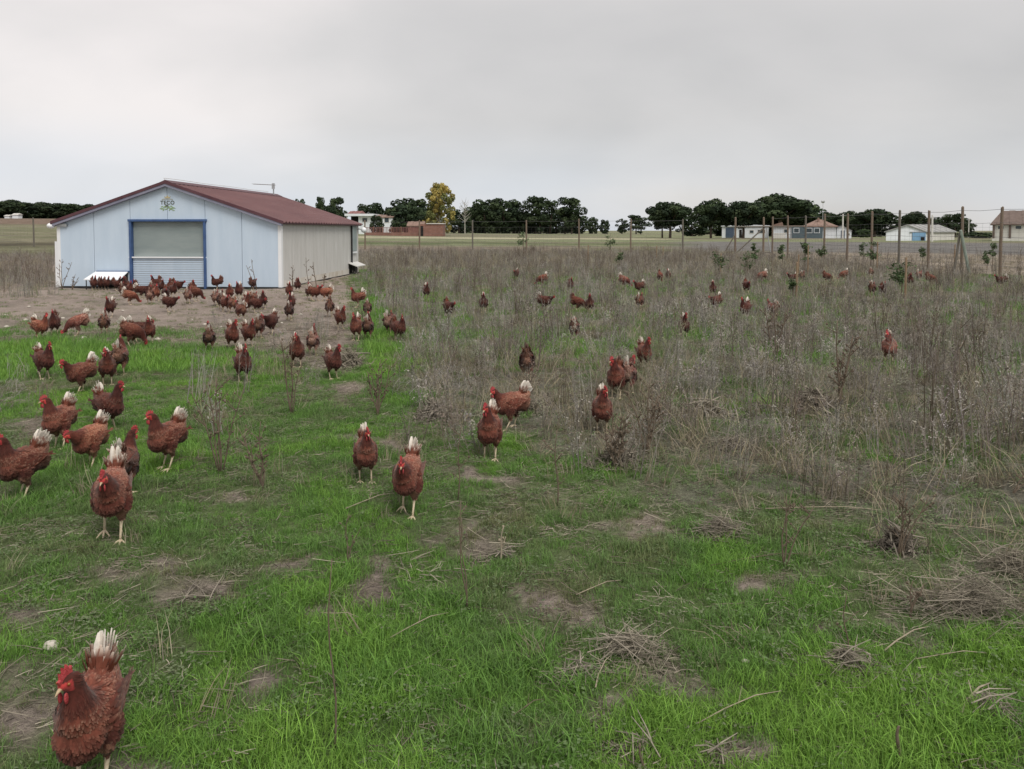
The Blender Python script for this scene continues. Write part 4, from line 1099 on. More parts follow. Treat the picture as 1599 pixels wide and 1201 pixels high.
def hen_meshes(pose, lod, turn):
    key = (pose, lod, round(turn / 15))
    if key in _hm: return _hm[key]
    P = POSES[pose]; LD = LOD[lod]; q = random.Random(hash(pose) % 97 + lod); g = np.random.default_rng(5 + lod)
    path = np.array(P['path']); n = len(path)
    ts = np.linspace(0, 1, n)
    def at(t): return [np.interp(t, ts, path[:, i]) for i in range(4)]
    pv = np.array((path[5, 0], path[5, 1]))
    def bend(p, w=None):
        """turn of the head about the neck"""
        if not turn: return p
        f, y, z = p
        if w is None:
            dd = ((path[:, 0] - f) ** 2 + (path[:, 1] - z) ** 2); w = 1 - float(smooth(.15, .46, ts[int(dd.argmin())]))
        a = R(turn) * w; bx = pv[0] - 0.02
        fx = f - bx
        return (bx + fx * math.cos(a) - y * math.sin(a), fx * math.sin(a) + y * math.cos(a), z)
    body = MB(); NR = LD['ring']
    rings = []
    for i in range(n):
        f, z, h, w = path[i]
        d = path[min(i + 1, n - 1), :2] - path[max(i - 1, 0), :2]; d = d / np.hypot(*d)
        nx, nz = d[1], -d[0]          # in plane normal
        rg = []
        for k in range(NR):
            a = 2 * math.pi * k / NR
            rg.append(body.vert((f + nx * math.sin(a) * h, math.cos(a) * w * (.9 if i > 6 else 1), z + nz * math.sin(a) * h)))
        rings.append(rg)
    for i in range(n - 1):
        for k in range(NR):
            k2 = (k + 1) % NR
            body.f.append((rings[i][k], rings[i + 1][k], rings[i + 1][k2], rings[i][k2]))
    body.f.append(tuple(rings[0])); body.f.append(tuple(reversed(rings[-1])))
    # rump fluff and thighs
    body.ball((-.105, 0, .228), (.066, .060, .062), 12, 8)
    body.ball((.075, 0, .225), (.062, .066, .075), 12, 8)
    hips = []
    for s, (lf, lift) in zip((1, -1), P['legs']):
        hx = lf * 0.55 - .012; hock = (hx - .018 + lf * .25, s * .043, .098 + lift)
        hips.append(hock)
        body.tube([(.0 + lf * .2, s * .040, .215), (lf * .45, s * .045, .165), (hock[0], hock[1], hock[2] + .012)], [.052, .040, .014], 10)
    tmp = bpy.data.objects.new('tmp', body.mesh('tmp')); COL.objects.link(tmp)
    md = tmp.modifiers.new('r', 'REMESH'); md.mode = 'VOXEL'; md.voxel_size = LD['vox']
    sm = tmp.modifiers.new('s', 'SMOOTH'); sm.factor = 0.5; sm.iterations = 3
    dg = bpy.context.evaluated_depsgraph_get()
    me = bpy.data.meshes.new_from_object(tmp.evaluated_get(dg))
    bpy.data.objects.remove(tmp)
    me.name = 'hen_body'
    co = np.empty(len(me.vertices) * 3); me.vertices.foreach_get('co', co); co = co.reshape(-1, 3)
    nn = np.empty(len(me.vertices) * 3); me.vertices.foreach_get('normal', nn); nn = nn.reshape(-1, 3)
    ti = ts[((co[:, None, 0] - path[None, :, 0]) ** 2 + (co[:, None, 2] - path[None, :, 1]) ** 2).argmin(1)]
    ruf = (fbm(co[:, 0] * 1 + co[:, 1] * 3, co[:, 2], 60, 3) - .5) * .008 * smooth(.3, .5, ti)
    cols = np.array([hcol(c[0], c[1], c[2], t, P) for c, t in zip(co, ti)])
    cnew = co + nn * ruf[:, None]
    cnew = np.array([bend(c, 1 - float(smooth(.15, .46, t))) for c, t in zip(cnew, ti)])
    # the hen looks along -Y at yaw 0
    def W3(p): return (p[1], -p[0], p[2])
    me.vertices.foreach_set('co', np.array([W3(c) for c in cnew]).ravel())
    at_ = me.color_attributes.new('Col', 'FLOAT_COLOR', 'POINT')
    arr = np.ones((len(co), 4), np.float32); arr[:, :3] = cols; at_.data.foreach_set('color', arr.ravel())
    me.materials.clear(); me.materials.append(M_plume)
    me.polygons.foreach_set('use_smooth', [True] * len(me.polygons)); me.update()
    # feathers
    fm = MB()
    def feather(mb, p, d, nrm, l, w, c0, c1, lift, W=1.0):
        d = Vector(d).normalized(); nrm = Vector(nrm).normalized(); s = d.cross(nrm).normalized(); p = Vector(p)
        def pt(a, b, h): return W3(bend(tuple(p + d * (a * l) + s * (b * w) + nrm * (h * l))))
        i = [mb.vert(pt(0, -.35, 0), c0), mb.vert(pt(0, .35, 0), c0), mb.vert(pt(.6, .5, lift * .6), c0), mb.vert(pt(.6, -.5, lift * .6), c0), mb.vert(pt(1.0, .22, lift), c1), mb.vert(pt(1.0, -.22, lift), c1)]
        mb.f.append((i[0], i[1], i[2], i[3])); mb.f.append((i[3], i[2], i[4], i[5]))
    pick = g.integers(0, len(co), LD['feathers'])
    for k in pick:
        t = ti[k]; p = co[k]; nr_ = nn[k]
        if t < .17: continue
        i = int(t * (n - 1)); d2 = path[min(i + 1, n - 1), :2] - path[max(i - 1, 0), :2]
        d = np.array((d2[0], 0, d2[1])); d /= np.linalg.norm(d)
        if p[2] < .165: d = np.array((-.35, 0, -1.0))
        d = d + np.array((0, 0, -.25)) * (t > .45) + g.normal(scale=.16, size=3)
        d = d - nr_ * np.dot(d, nr_)
        if np.linalg.norm(d) < .05: continue
        neck = t < .42
        l = (.028 if neck else .031 + .010 * (t > .7)) * g.uniform(.75, 1.25) * LD['fsz'] ** .6
        w = (.007 if neck else .0135) * g.uniform(.8, 1.2) * LD['fsz']
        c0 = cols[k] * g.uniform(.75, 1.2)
        fr = (.08 if neck else .10 + .14 * float(smooth(.24, .32, p[2])) + .30 * float(smooth(.60, .9, t)) + .12 * float(smooth(.22, .3, p[2]))) * g.uniform(.3, 1.3)
        fr = min(fr, .75)
        if cols[k][0] > .4 and t < .25: continue
        c1 = c0 * (1 - fr) + np.array((.44, .295, .215)) * fr
        feather(fm, p, d, nr_, l, w, tuple(c0), tuple(c1), g.uniform(.03, .20) * (.5 if neck else 1))
    plum = fm.mesh('plumage', M_plume)
    wings = []
    for s in (1, -1):
        wm = MB()
        cz, cf, tilt = (.262, -.035, R(9))
        if pose == 'peck': cz, cf, tilt = .272, -.025, R(24)
        Mw = Matrix.Rotation(0, 3, 'Y')
        base = tuple(np.array((.125, .038, .025)))
        wm.cur = base
        def wp(a, b, o=0.0):
            """a: 0 shoulder .. 1 tip, b: -1 bottom .. 1 top"""
            hh = .058 * math.sin(math.pi * min(1, .18 + .80 * a)) ** .8
            f = .090 - .195 * a; z = b * hh * (1 - .25 * a) - .004
            y = .0755 * math.sqrt(max(0.0, 1 - (.55 * b) ** 2)) * (1 - .30 * max(0, a - .25) ** 1.3 - .25 * max(0, .2 - a) / .2) + .006 + o
            fr = f * math.cos(tilt) - z * math.sin(tilt) * -1; zr = -f * math.sin(tilt) + z * math.cos(tilt)
            return (cf + fr + .01, s * y, cz + zr)
        NA, NB = (10, 7) if lod < 2 else (6, 5)
        gr = [[wm.vert(W3(wp(i / (NA - 1), -1 + 2 * j / (NB - 1), .012 * math.sin(math.pi * j / (NB - 1)) * math.sin(math.pi * i / (NA - 1)) - (.012 if j in (0, NB - 1) or i in (0, NA - 1) else 0)))) for j in range(NB)] for i in range(NA)]
        for i in range(NA - 1):
            for j in range(NB - 1):
                fq = (gr[i][j], gr[i + 1][j], gr[i + 1][j + 1], gr[i][j + 1])
                wm.f.append(fq if s < 0 else fq[::-1])
        nfe = {0: 90, 1: 45, 2: 18}[lod]
        for k in range(nfe):
            a = (k + .5) / nfe * .92; b = g.uniform(-.85, .85)
            p = wp(a, b, .008); p2 = wp(min(1, a + .1), b * .9, .008)
            d = np.array(p2) - np.array(p)
            ll = (.028 + .05 * a ** 2) * g.uniform(.8, 1.2) * LD['fsz'] ** .4
            c0 = np.array(base) * g.uniform(.75, 1.25); fr = g.uniform(.1, .5)
            feather(wm, p, d, (0, s, .15), ll, (.018 - .004 * a) * LD['fsz'], tuple(c0), tuple(c0 * (1 - fr) + np.array((.44, .295, .215)) * fr), g.uniform(.03, .16))
        wings.append(wm.mesh('wing', M_plume))
    tails = {}
    (tf, tz), ta = P['tail']
    for var in ('white', 'brown'):
        tm = MB(); nt_ = {0: 12, 1: 10, 2: 7}[lod]
        for k in range(nt_):
            sd_ = 1 if k % 2 else -1; r_ = (k // 2) / max(1, nt_ // 2 - 1)
            ang = R(ta + 16 - 40 * r_); spread = sd_ * (.03 + .09 * r_)
            l = (.116 - .030 * r_) * g.uniform(.85, 1.1)
            d = Vector((-math.cos(ang), spread, math.sin(ang))).normalized()
            sv = Vector((math.sin(ang), sd_ * .45, math.cos(ang))).normalized()
            sv = (sv - d * sv.dot(d)).normalized()
            b0 = Vector((tf + .01 - .012 * r_, sd_ * (.006 + .010 * r_), tz - .02 * r_))
            up = sv.cross(d)
            prev = None; NS = 5
            for i in range(NS):
                t = i / (NS - 1)
                wd = (.014 + .032 * math.sin(math.pi * min(1, .15 + .70 * t))) * (1 if t < 1 else .55) * (1.2 if lod == 2 else 1)
                c = b0 + d * (l * t) + Vector((-.018 * t * t, 0, 0))
                wt = float(smooth(.02, .42, t)) * g.uniform(.88, 1) if var == 'white' else .25 * float(smooth(.5, 1, t))
                cc = tuple(np.array((.14, .045, .028)) * (1 - wt) + np.array((.80, .745, .67)) * g.uniform(.9, 1.05) * wt)
                a_ = tm.vert(W3(c - sv * wd * .5), cc); m_ = tm.vert(W3(c + up * .003 * sd_), cc); b_ = tm.vert(W3(c + sv * wd * .5), cc)
                if prev: tm.f.append((prev[0], prev[1], m_, a_)); tm.f.append((prev[1], prev[2], b_, m_))
                prev = (a_, m_, b_)
        # fluff round the tail root
        for k in range({0: 110, 1: 50, 2: 16}[lod]):
            a = g.uniform(0, 6.28); r_ = g.uniform(.008, .034)
            p = (tf + .02 + g.uniform(-.02, .03), r_ * math.cos(a), tz - .01 + .5 * r_ * math.sin(a))
            wt = g.uniform(.1, .85) if var == 'white' else g.uniform(0, .2)
            c0 = tuple(np.array((.15, .048, .03))); c1 = tuple(np.array((.16, .052, .032)) * (1 - wt) + np.array((.75, .66, .56)) * wt)
            an = R(ta - 12 + g.uniform(-15, 15))
            feather(tm, p, (-math.cos(an), math.cos(a) * .3, math.sin(an)), (.4, math.cos(a), math.sin(a)), g.uniform(.04, .075), .018 * LD['fsz'] ** .5, c0, c1, .15)
        tails[var] = tm.mesh('tail', M_tail)
    # head furniture
    (hf, hz), (dx, dz) = P['head']; l = math.hypot(dx, dz); dx, dz = dx / l, dz / l
    def H(a, y, b): return W3(bend((hf + dx * a - dz * b, y, hz + dz * a + dx * b), 1.0))
    cm = MB()
    prof = [(.026, .010), (.028, .022), (.020, .024), (.017, .042), (.008, .030), (.003, .050), (-.006, .033), (-.013, .049), (-.019, .030), (-.028, .036), (-.026, .016), (-.010, .016)]
    n_ = len(prof); th = .0042
    lean = .25
    A = [cm.vert(H(a, -th - lean * max(0, b - .02) * .6, b)) for a, b in prof]; B = [cm.vert(H(a, th - lean * max(0, b - .02) * .6, b)) for a, b in prof]
    cA = cm.vert(H(0, -th * 1.3, .022)); cB = cm.vert(H(0, th * 1.3, .022))
    for i in range(n_):
        j = (i + 1) % n_
        cm.f.append((A[j], A[i], cA)); cm.f.append((B[i], B[j], cB)); cm.f.append((A[i], A[j], B[j], B[i]))
    comb = cm.mesh('comb', M_red)
    wat = []
    for s in (1, -1):
        w_ = MB()
        for i in range(1): w_.ball((0, 0, 0), (1, 1, 1), 8, 6)
        w_.v = [H(.016 + x * .009, s * .010 + y * .004, -.036 + z * .018) for x, y, z in w_.v]
        wat.append(w_.mesh('wattle', M_red, True))
    bk = MB(); bk.tube([(0, 0, 0), (.5, 0, 0), (1, 0, 0)], [1, .6, .08], 7)
    bk.v = [H(.021 + x * .024, y * .0075, -.003 + z * .007 - x * x * .007) for x, y, z in bk.v]
    beak = bk.mesh('beak', M_beak, True)
    eyes = []
    for s in (1, -1):
        e = MB(); e.ball((0, 0, 0), .0045, 8, 6); e.v = [H(.010 + x, s * .0185 + y, .006 + z) for x, y, z in e.v]; eyes.append(e.mesh('eye', M_eye, True))
    legs = []
    for s, (lf, lift), hock in zip((1, -1), P['legs'], hips):
        lm = MB(); fx, fy = lf + .004, s * .043
        NT = 6 if lod < 2 else 4
        rr_ = 1.0 if lod < 2 else 1.25
        ank = (fx - .002, fy, .014 + lift)
        lm.tube([W3((hock[0], hock[1], hock[2] + .02)), W3(hock), W3(((hock[0] + ank[0]) / 2, fy, (hock[2] + ank[2]) / 2)), W3(ank)], [.0085 * rr_, .0088 * rr_, .0062 * rr_, .0072 * rr_], NT)
        for a in (-32, 0, 32, 180):
            ll = .058 if abs(a) < 90 else .028
            ca, sa = math.cos(R(a)), math.sin(R(a))
            drop = 0 if lift == 0 else .5
            lm.tube([W3((fx, fy, .012 + lift)), W3((fx + ca * ll * .5, fy + sa * ll * .5, .012 + lift - drop * .008)), W3((fx + ca * ll, fy + sa * ll, .004 + lift * (1 - drop)))], [.0068 * rr_, .0052 * rr_, .0022 * rr_], NT)
        legs.append(lm.mesh('leg', M_leg, True))
    _hm[key] = dict(body=me, plumage=plum, wings=wings, tails=tails, comb=comb, wattles=wat, beak=beak, eyes=eyes, legs=legs)
    return _hm[key]

TINTS = {'n': (1, .97, .97), 'd': (.55, .52, .56), 'p': (1.5, 1.7, 1.9), 'o': (1.35, 1.35, 1.25), 'r': (.85, .76, .74)}
HEN_GROUP = 'brown hens roaming the field'
def hen(u, v, face, pose, tint, label, tail='white', turn=0, size=1.0):
    x, y = ground_at(u, v)
    d = math.hypot(x, y)
    lod = 0 if d < 6.2 else (1 if d < 12 else 2)
    q = random.Random(int(u * 7 + v * 13))
    if not turn and lod < 2: turn = q.choice((-30, 0, 0, 30))
    ms = hen_meshes(pose, lod, turn if lod < 2 else 0)
    view = -math.atan2(x, y)          # face is given as seen from the camera
    s = .845 * size * q.uniform(.94, 1.05)
    t = thing('hen', label, 'hen', (x, y, gzf(x, y) - .004), R(face) + view, HEN_GROUP)
    t.scale = (s, s, s)
    col = TINTS[tint]; k = q.uniform(.8, 1.15); col = (col[0] * k, col[1] * k, col[2] * k, 1)
    def part(n, me):
        o = link(n, me, t); o.color = col; return o
    part('body', ms['body'])
    tag(part('plumage', ms['plumage']), kind='stuff')
    for w in ms['wings']: part('wing', w)
    part('tail', ms['tails'][tail])
    part('comb', ms['comb'])
    for l in ms['legs']: part('leg', l)
    if lod < 2:
        part('beak', ms['beak'])
        for w in ms['wattles']: part('wattle', w)
    if lod == 0:
        for e in ms['eyes']: part('eye', e)
HENS = [
 (142, 1222, -20, 'alert', 'r', 'nearest hen, coming towards us in the bottom corner, red face turned aside', 'white', -18, 1.06),
 (176, 846, -8, 'walk', 'n', 'hen striding straight at us on bright grass, pale tail right behind its head', 'white', -10, 1.18),
 (196, 775, 160, 'alert', 'n', 'hen mostly hidden behind the one striding straight at us'),
 (34, 779, -62, 'alert', 'n', 'hen at the frame edge facing sideways with a big white tail', 'white', 0, 1.08),
 (140, 731, -42, 'stoop', 'o', 'light orange hen with ruffled back and low red head, white fan tail', 'white', -15),
 (92, 699, -38, 'alert', 'n', 'hen with raised red head behind the light orange ruffled one'),
 (172, 672, 40, 'alert', 'd', 'dark hen with a white tail tuft standing behind the light orange one', 'white', 20),
 (260, 735, -48, 'alert', 'n', 'hen with bright red comb standing alone on open grass, head turned aside', 'white', -20, 1.0),
 (571, 752, 4, 'alert', 'n', 'hen facing us in mid field with its white tail straight above its red face', 'white', 10, .95),
 (637, 801, -14, 'walk', 'n', 'hen walking at us with head low and white tail raised, nearest in mid field', 'white', 8),
 (765, 717, -8, 'alert', 'r', 'dark breasted hen with red face in front of the hen bending sideways', 'white', -8, 1.02),
 (797, 668, -72, 'walk', 'n', 'hen seen from the side bending forward with tail stretched out behind', 'white'),
 (940, 675, 2, 'alert', 'n', 'hen half hidden by dry grass stems with a white tail tip', 'white'),
 (962, 622, -10, 'alert', 'r', 'dark hen among weeds, close beside a paler hen seen from behind', 'brown'),
 (981, 614, 172, 'walk', 'p', 'pale hen seen from behind among weeds beside a dark one'),
 (1006, 577, 22, 'alert', 'n', 'hen with head high in the weeds, white tail to its side', 'white', 15),
 (823, 590, 178, 'peck', 'n', 'hen pecking in the weeds seen from behind without white tail', 'brown'),
 (1068, 529, 4, 'alert', 'd', 'dark hen standing alone in grey weeds, facing us'),
 (1388, 570, 0, 'alert', 'p', 'lone pale hen in weeds on the open side with a white tail tip'),
 (1163, 498, -28, 'alert', 'd', 'very dark hen in the weeds with head to one side and a thin white tail'),
 (1117, 486, -40, 'stoop', 'd', 'hen in weeds with a bright white tail, below a sapling'),
 (1113, 463, 0, 'alert', 'd', 'hen under the sapling, just behind one with a bright white tail'),
 (921, 491, 0, 'alert', 'd', 'dark upright hen in mid weeds next to a pecking red one', 'brown'),
 (903, 486, 85, 'peck', 'r', 'red hen pecking sideways beside a dark upright one', 'brown'),
 (851, 487, 70, 'stoop', 'd', 'hen heading down into weeds with its white tail up'),
 (897, 530, 175, 'stoop', 'p', 'greyish hen seen from behind in mid weeds with a small white tail'),
 (702, 498, 30, 'stoop', 'd', 'hen deep in brown stems on the left side of the weeds', 'brown'),
 (755, 489, 0, 'alert', 'd', 'thin dark hen glimpsed through stems with a white tail point'),
 (666, 467, 10, 'alert', 'd', 'small hen far in the weeds nearest to the poultry house'),
 (806, 438, -20, 'stoop', 'd', 'tiny dark hen far in the weeds with white tail'),
 (846, 447, -80, 'peck', 'n', 'tiny hen feeding sideways far in the weeds, pale tail'),
 (891, 455, 15, 'alert', 'd', 'tiny dark upright hen far in the weeds', 'brown'),
 (998, 458, -60, 'walk', 'd', 'far hen with pale rump above another hen in the weeds'),
 (999, 485, 165, 'walk', 'n', 'hen below the pale rumped one in the weeds'),
 (975, 450, 70, 'peck', 'p', 'pale hen feeding far back left of the pale rumped one'),
 (1043, 439, -10, 'alert', 'd', 'far upright hen in brown weeds, one of two together'),
 (1031, 441, 15, 'peck', 'r', 'far reddish hen lower of two together in brown weeds', 'brown'),
 (1166, 459, 20, 'stoop', 'd', 'far dark hen low in weeds under twin saplings', 'brown'),
 (1189, 441, -75, 'peck', 'p', 'far pale hen feeding just below the braced gate'),
 (1206, 497, -150, 'walk', 'p', 'very pale hen rump in weeds beside the very dark hen'),
 (1237, 442, -70, 'walk', 'd', 'far dark hen sideways beside an orange one'),
 (1253, 440, 165, 'walk', 'o', 'far orange hen beside a dark one near a wooden stake'),
 (1292, 441, 60, 'peck', 'n', 'far reddish hen bent low in weeds near the fence', 'brown'),
 (1317, 438, -60, 'peck', 'n', 'far hen bent low with light tail near the fence'),
 (1360, 434, 175, 'stoop', 'p', 'far pale hen just left of the leafy staked sapling'),
 (1362, 463, 170, 'stoop', 'n', 'hen with white tail, one of a close pair left of the staked sapling'),
 (1379, 462, 20, 'alert', 'd', 'dark hen, other one of a close pair left of the staked sapling', 'brown'),
 (1421, 448, 10, 'alert', 'd', 'dark hen peeking out behind the staked sapling', 'brown'),
 (1435, 439, 160, 'stoop', 'p', 'far pale hen right of the staked sapling'),
 (1454, 446, 60, 'peck', 'n', 'far reddish hen pecking under the tripod of poles', 'brown'),
 (1563, 447, -75, 'walk', 'd', 'hen in profile with white tail at the foot of the nearest fence post'),
 # left side, between the grass and the poultry house
 (64, 531, 45, 'alert', 'o', 'light brown hen with white tail on the dirt at the frame edge', 'white'),
 (85, 523, -10, 'alert', 'd', 'dark hen right next to the light brown one on the dirt', 'brown'),
 (121, 524, -80, 'peck', 'p', 'pale hen pecking with its white tail high, on bare dirt'),
 (163, 523, 172, 'alert', 'n', 'hen seen from behind on the dirt, round white tail tuft on top'),
 (172, 495, -28, 'alert', 'd', 'hen with long raised neck alone on the bare dirt'),
 (207, 542, 65, 'peck', 'r', 'dark red hen pecking down, front one of three huddled hens'),
 (218, 536, 95, 'stoop', 'd', 'middle one of three huddled hens, its tail fluffed white'),
 (233, 536, -5, 'alert', 'r', 'upright one of three huddled hens'),
 (70, 593, 28, 'alert', 'd', 'dark hen with tall white tail near the frame edge, above the feeding profile hen', 'white'),
 (125, 616, -62, 'walk', 'n', 'hen in profile stepping out with fanned cream tail, red face lowered', 'white'),
 (168, 603, 2, 'alert', 'r', 'hen with red face standing upright in front of another red hen', 'white'),
 (188, 588, 165, 'alert', 'n', 'hen close behind the upright red faced one', 'white'),
 (327, 549, 176, 'alert', 'n', 'hen seen squarely from behind with a white tail knob, on grass'),
 (363, 545, 14, 'alert', 'r', 'hen facing us, just right of the one seen squarely from behind'),
 (380, 597, 14, 'alert', 'd', 'dark hen alone in thin grass with white and cream tail'),
 (389, 540, 28, 'alert', 'r', 'front hen of a tight trio, white tail against its neck'),
 (405, 529, 168, 'walk', 'n', 'middle hen of a tight trio with speckled back'),
 (423, 523, -30, 'stoop', 'd', 'dark hen of a tight trio with a pale drooping tail'),
 (452, 501, 170, 'walk', 'd', 'greyish hen seen from behind, below a red one'),
 (455, 484, -15, 'alert', 'd', 'dark hen just above the greyish one seen from behind'),
 (452, 467, 5, 'alert', 'r', 'red hen at the back of the stack of three near the shed corner'),
 (464, 574, 6, 'alert', 'r', 'dark red hen behind tall thin stems', 'white'),
 (489, 558, 172, 'alert', 'p', 'pale speckled hen seen from behind next to tall thin stems'),
 (521, 591, 28, 'alert', 'd', 'dark breasted hen on grass beside a grey dry bush', 'white', 15),
 (532, 516, 26, 'alert', 'r', 'hen with white tail tuft standing alone on greyish turf', 'white', 20),
 (515, 496, 176, 'alert', 'n', 'hen seen from behind, small and plain, above the lone one with a tuft', 'brown'),
 (558, 481, -86, 'alert', 'n', 'red hen in clear profile with white tail near the side wall weeds'),
 (574, 496, 178, 'walk', 'p', 'hen with a broad white tail under the clear profile one'),
 (556, 532, -18, 'alert', 'n', 'red hen with comb up, left one of two at the weed edge', 'white'),
 (575, 530, 170, 'alert', 'n', 'hen seen from behind, right one of two at the weed edge'),
 (608, 524, 160, 'walk', 'p', 'pale rump of a hen at the weed edge beside a dark one'),
 (623, 533, 38, 'alert', 'd', 'dark hen turned aside at the weed edge beside a pale rump', 'brown'),
 (483, 468, -8, 'alert', 'd', 'dark hen by the side wall, first of a row of three', 'brown'),
 (492, 470, 70, 'walk', 'r', 'middle hen of the row of three by the side wall', 'white'),
 (508, 470, -100, 'walk', 'o', 'orange hen at the end of the row of three by the side wall', 'white'),
 (465, 456, 10, 'alert', 'd', 'dark hen right against the cream side wall', 'brown'),
 (338, 452, -82, 'alert', 'd', 'dark hen in profile against the white front wall by the blue jamb', 'brown'),
 (395, 453, 150, 'stoop', 'd', 'small dark hen against the bluish front wall near its corner', 'brown'),
 (337, 478, 165, 'walk', 'p', 'greyish hen seen from behind at the left end of the crowd below the wall'),
 (346, 484, 170, 'alert', 'd', 'dim hen with a pale tail in the crowd below the wall'),
 (352, 487, 15, 'walk', 'r', 'dark red hen leaning forward at the left end of the crowd'),
 (359, 470, -5, 'alert', 'r', 'red hen with head up at the back of the crowd'),
 (373, 467, -20, 'alert', 'd', 'dim hen with pointed head at the back of the crowd'),
 (363, 488, -160, 'walk', 'o', 'orange backed hen partly covered at the centre of the crowd'),
 (376, 499, -150, 'walk', 'n', 'largest hen at the front of the crowd with a rounded chestnut back'),
 (386, 487, 10, 'alert', 'n', 'red hen with its neck up inside the crowd'),
 (396, 480, 160, 'stoop', 'o', 'light hen at the right back of the crowd'),
 (402, 488, 60, 'stoop', 'd', 'dark hen low at the right edge of the crowd', 'brown'),
 (411, 483, 0, 'alert', 'd', 'dark hen with upright neck at the right edge of the crowd', 'brown'),
 # in front of the shutter and the flap
 (147, 453, 20, 'alert', 'd', 'dark hen at the left end of the white flap', 'brown'),
 (157, 452, 15, 'alert', 'd', 'dark hen with thin neck before the white flap, second from its left end', 'brown'),
 (167, 452, 30, 'alert', 'd', 'dark hen with neck raised in the middle of the white flap', 'brown'),
 (183, 453, 50, 'alert', 'd', 'dark hen turned aside before the right half of the flap', 'brown'),
 (195, 454, -10, 'alert', 'd', 'dark hen before the right end of the flap', 'brown'),
 (191, 461, 170, 'walk', 'r', 'red hen with white tail just below the flap end'),
 (203, 460, 15, 'alert', 'r', 'red hen between flap and shutter jamb', 'brown'),
 (211, 457, -15, 'alert', 'r', 'dark red hen touching the blue jamb', 'brown'),
 (204, 475, 80, 'peck', 'o', 'light tan hen bent down in front of the flap crowd'),
 (222, 466, 100, 'stoop', 'd', 'dark hen with a round white tail left of the shutter'),
 (234, 475, 178, 'peck', 'p', 'pale hen bent down seen from behind before the shutter', 'brown'),
 (237, 463, 172, 'alert', 'n', 'hen with white marked rump facing the shutter'),
 (244, 470, 10, 'alert', 'o', 'orange brown hen facing out left of the shutter middle', 'brown'),
 (243, 452, -60, 'alert', 'd', 'dark hen with hooked neck right at the shutter', 'brown'),
 (253, 457, 15, 'alert', 'd', 'dark slim hen standing before the shutter', 'brown'),
 (259, 470, 5, 'stoop', 'd', 'dark hen behind the big white tailed one before the shutter', 'brown'),
 (266, 460, -5, 'alert', 'r', 'red hen with high neck in front of the shutter', 'brown'),
 (271, 465, 20, 'alert', 'd', 'dark hen next to the high necked red one', 'brown'),
 (266, 486, 62, 'stoop', 'd', 'big dark hen with a white tail, foremost before the shutter', 'white'),
 (278, 457, 60, 'stoop', 'd', 'low dark hen at the right part of the shutter', 'brown'),
 (294, 476, 165, 'walk', 'p', 'dull buff hen seen from behind, left of a pair before the jamb'),
 (306, 471, 60, 'peck', 'n', 'bent hen, right of a pair before the jamb', 'brown'),
 (302, 461, 5, 'alert', 'r', 'red hen with pointed head up behind a pair before the jamb', 'brown'),
]
for h in HENS: hen(*h)

# ------------------------------------------------------------------ plants: prototypes for scattering
def blades_mesh(name, m, n, hmin, hmax, w, spread, lean, seed, segs=2, cvar=.25):
    q = random.Random(seed); mb = MB()
    for k in range(n):
        a = q.uniform(0, 6.283); r = spread * math.sqrt(q.random()); bx, by = r * math.cos(a), r * math.sin(a)
        h = q.uniform(hmin, hmax); da = q.uniform(0, 6.283); ln = q.uniform(.15, 1) * lean * h
        ex, ey = math.cos(da), math.sin(da); sx, sy = -ey, ex
        ww = w * q.uniform(.7, 1.3); cv = q.uniform(1 - cvar, 1 + cvar); c = (cv, cv * q.uniform(.95, 1.05), cv * q.uniform(.85, 1.1))
        prev = None
        for i in range(segs + 1):
            t = i / segs; z = h * t * (1 - .22 * t * (ln / h)) ; o = ln * t * t; hw = ww * (1 - .85 * t)
            if i < segs:
                p = (mb.vert((bx + ex * o - sx * hw, by + ey * o - sy * hw, z - .01 * (i == 0)), c), mb.vert((bx + ex * o + sx * hw, by + ey * o + sy * hw, z - .01 * (i == 0)), c))
                if prev: mb.f.append((prev[0], prev[1], p[1], p[0]))
                prev = p
            else:
                tp = mb.vert((bx + ex * o, by + ey * o, z), c); mb.f.append((prev[0], prev[1], tp))
    return mb.mesh(name, m)
def leafy_mesh(name, m, n, r, seed):
    q = random.Random(seed); mb = MB()
    for k in range(n):
        a = q.uniform(0, 6.283); rr = r * math.sqrt(q.random()); z = q.uniform(.006, .035); s = q.uniform(.004, .009)
        cv = q.uniform(.7, 1.25); c = (cv, cv, cv)
        x, y = rr * math.cos(a), rr * math.sin(a); ta = q.uniform(0, 6.283); ca, sa = math.cos(ta), math.sin(ta); tl = q.uniform(-.5, .5)
        pts = [(-s, 0), (0, -s * .6), (s, 0), (0, s * .6)]
        mb.face([(x + p * ca - o * sa, y + p * sa + o * ca, z + p * tl) for p, o in pts], c)
    return mb.mesh(name, m)
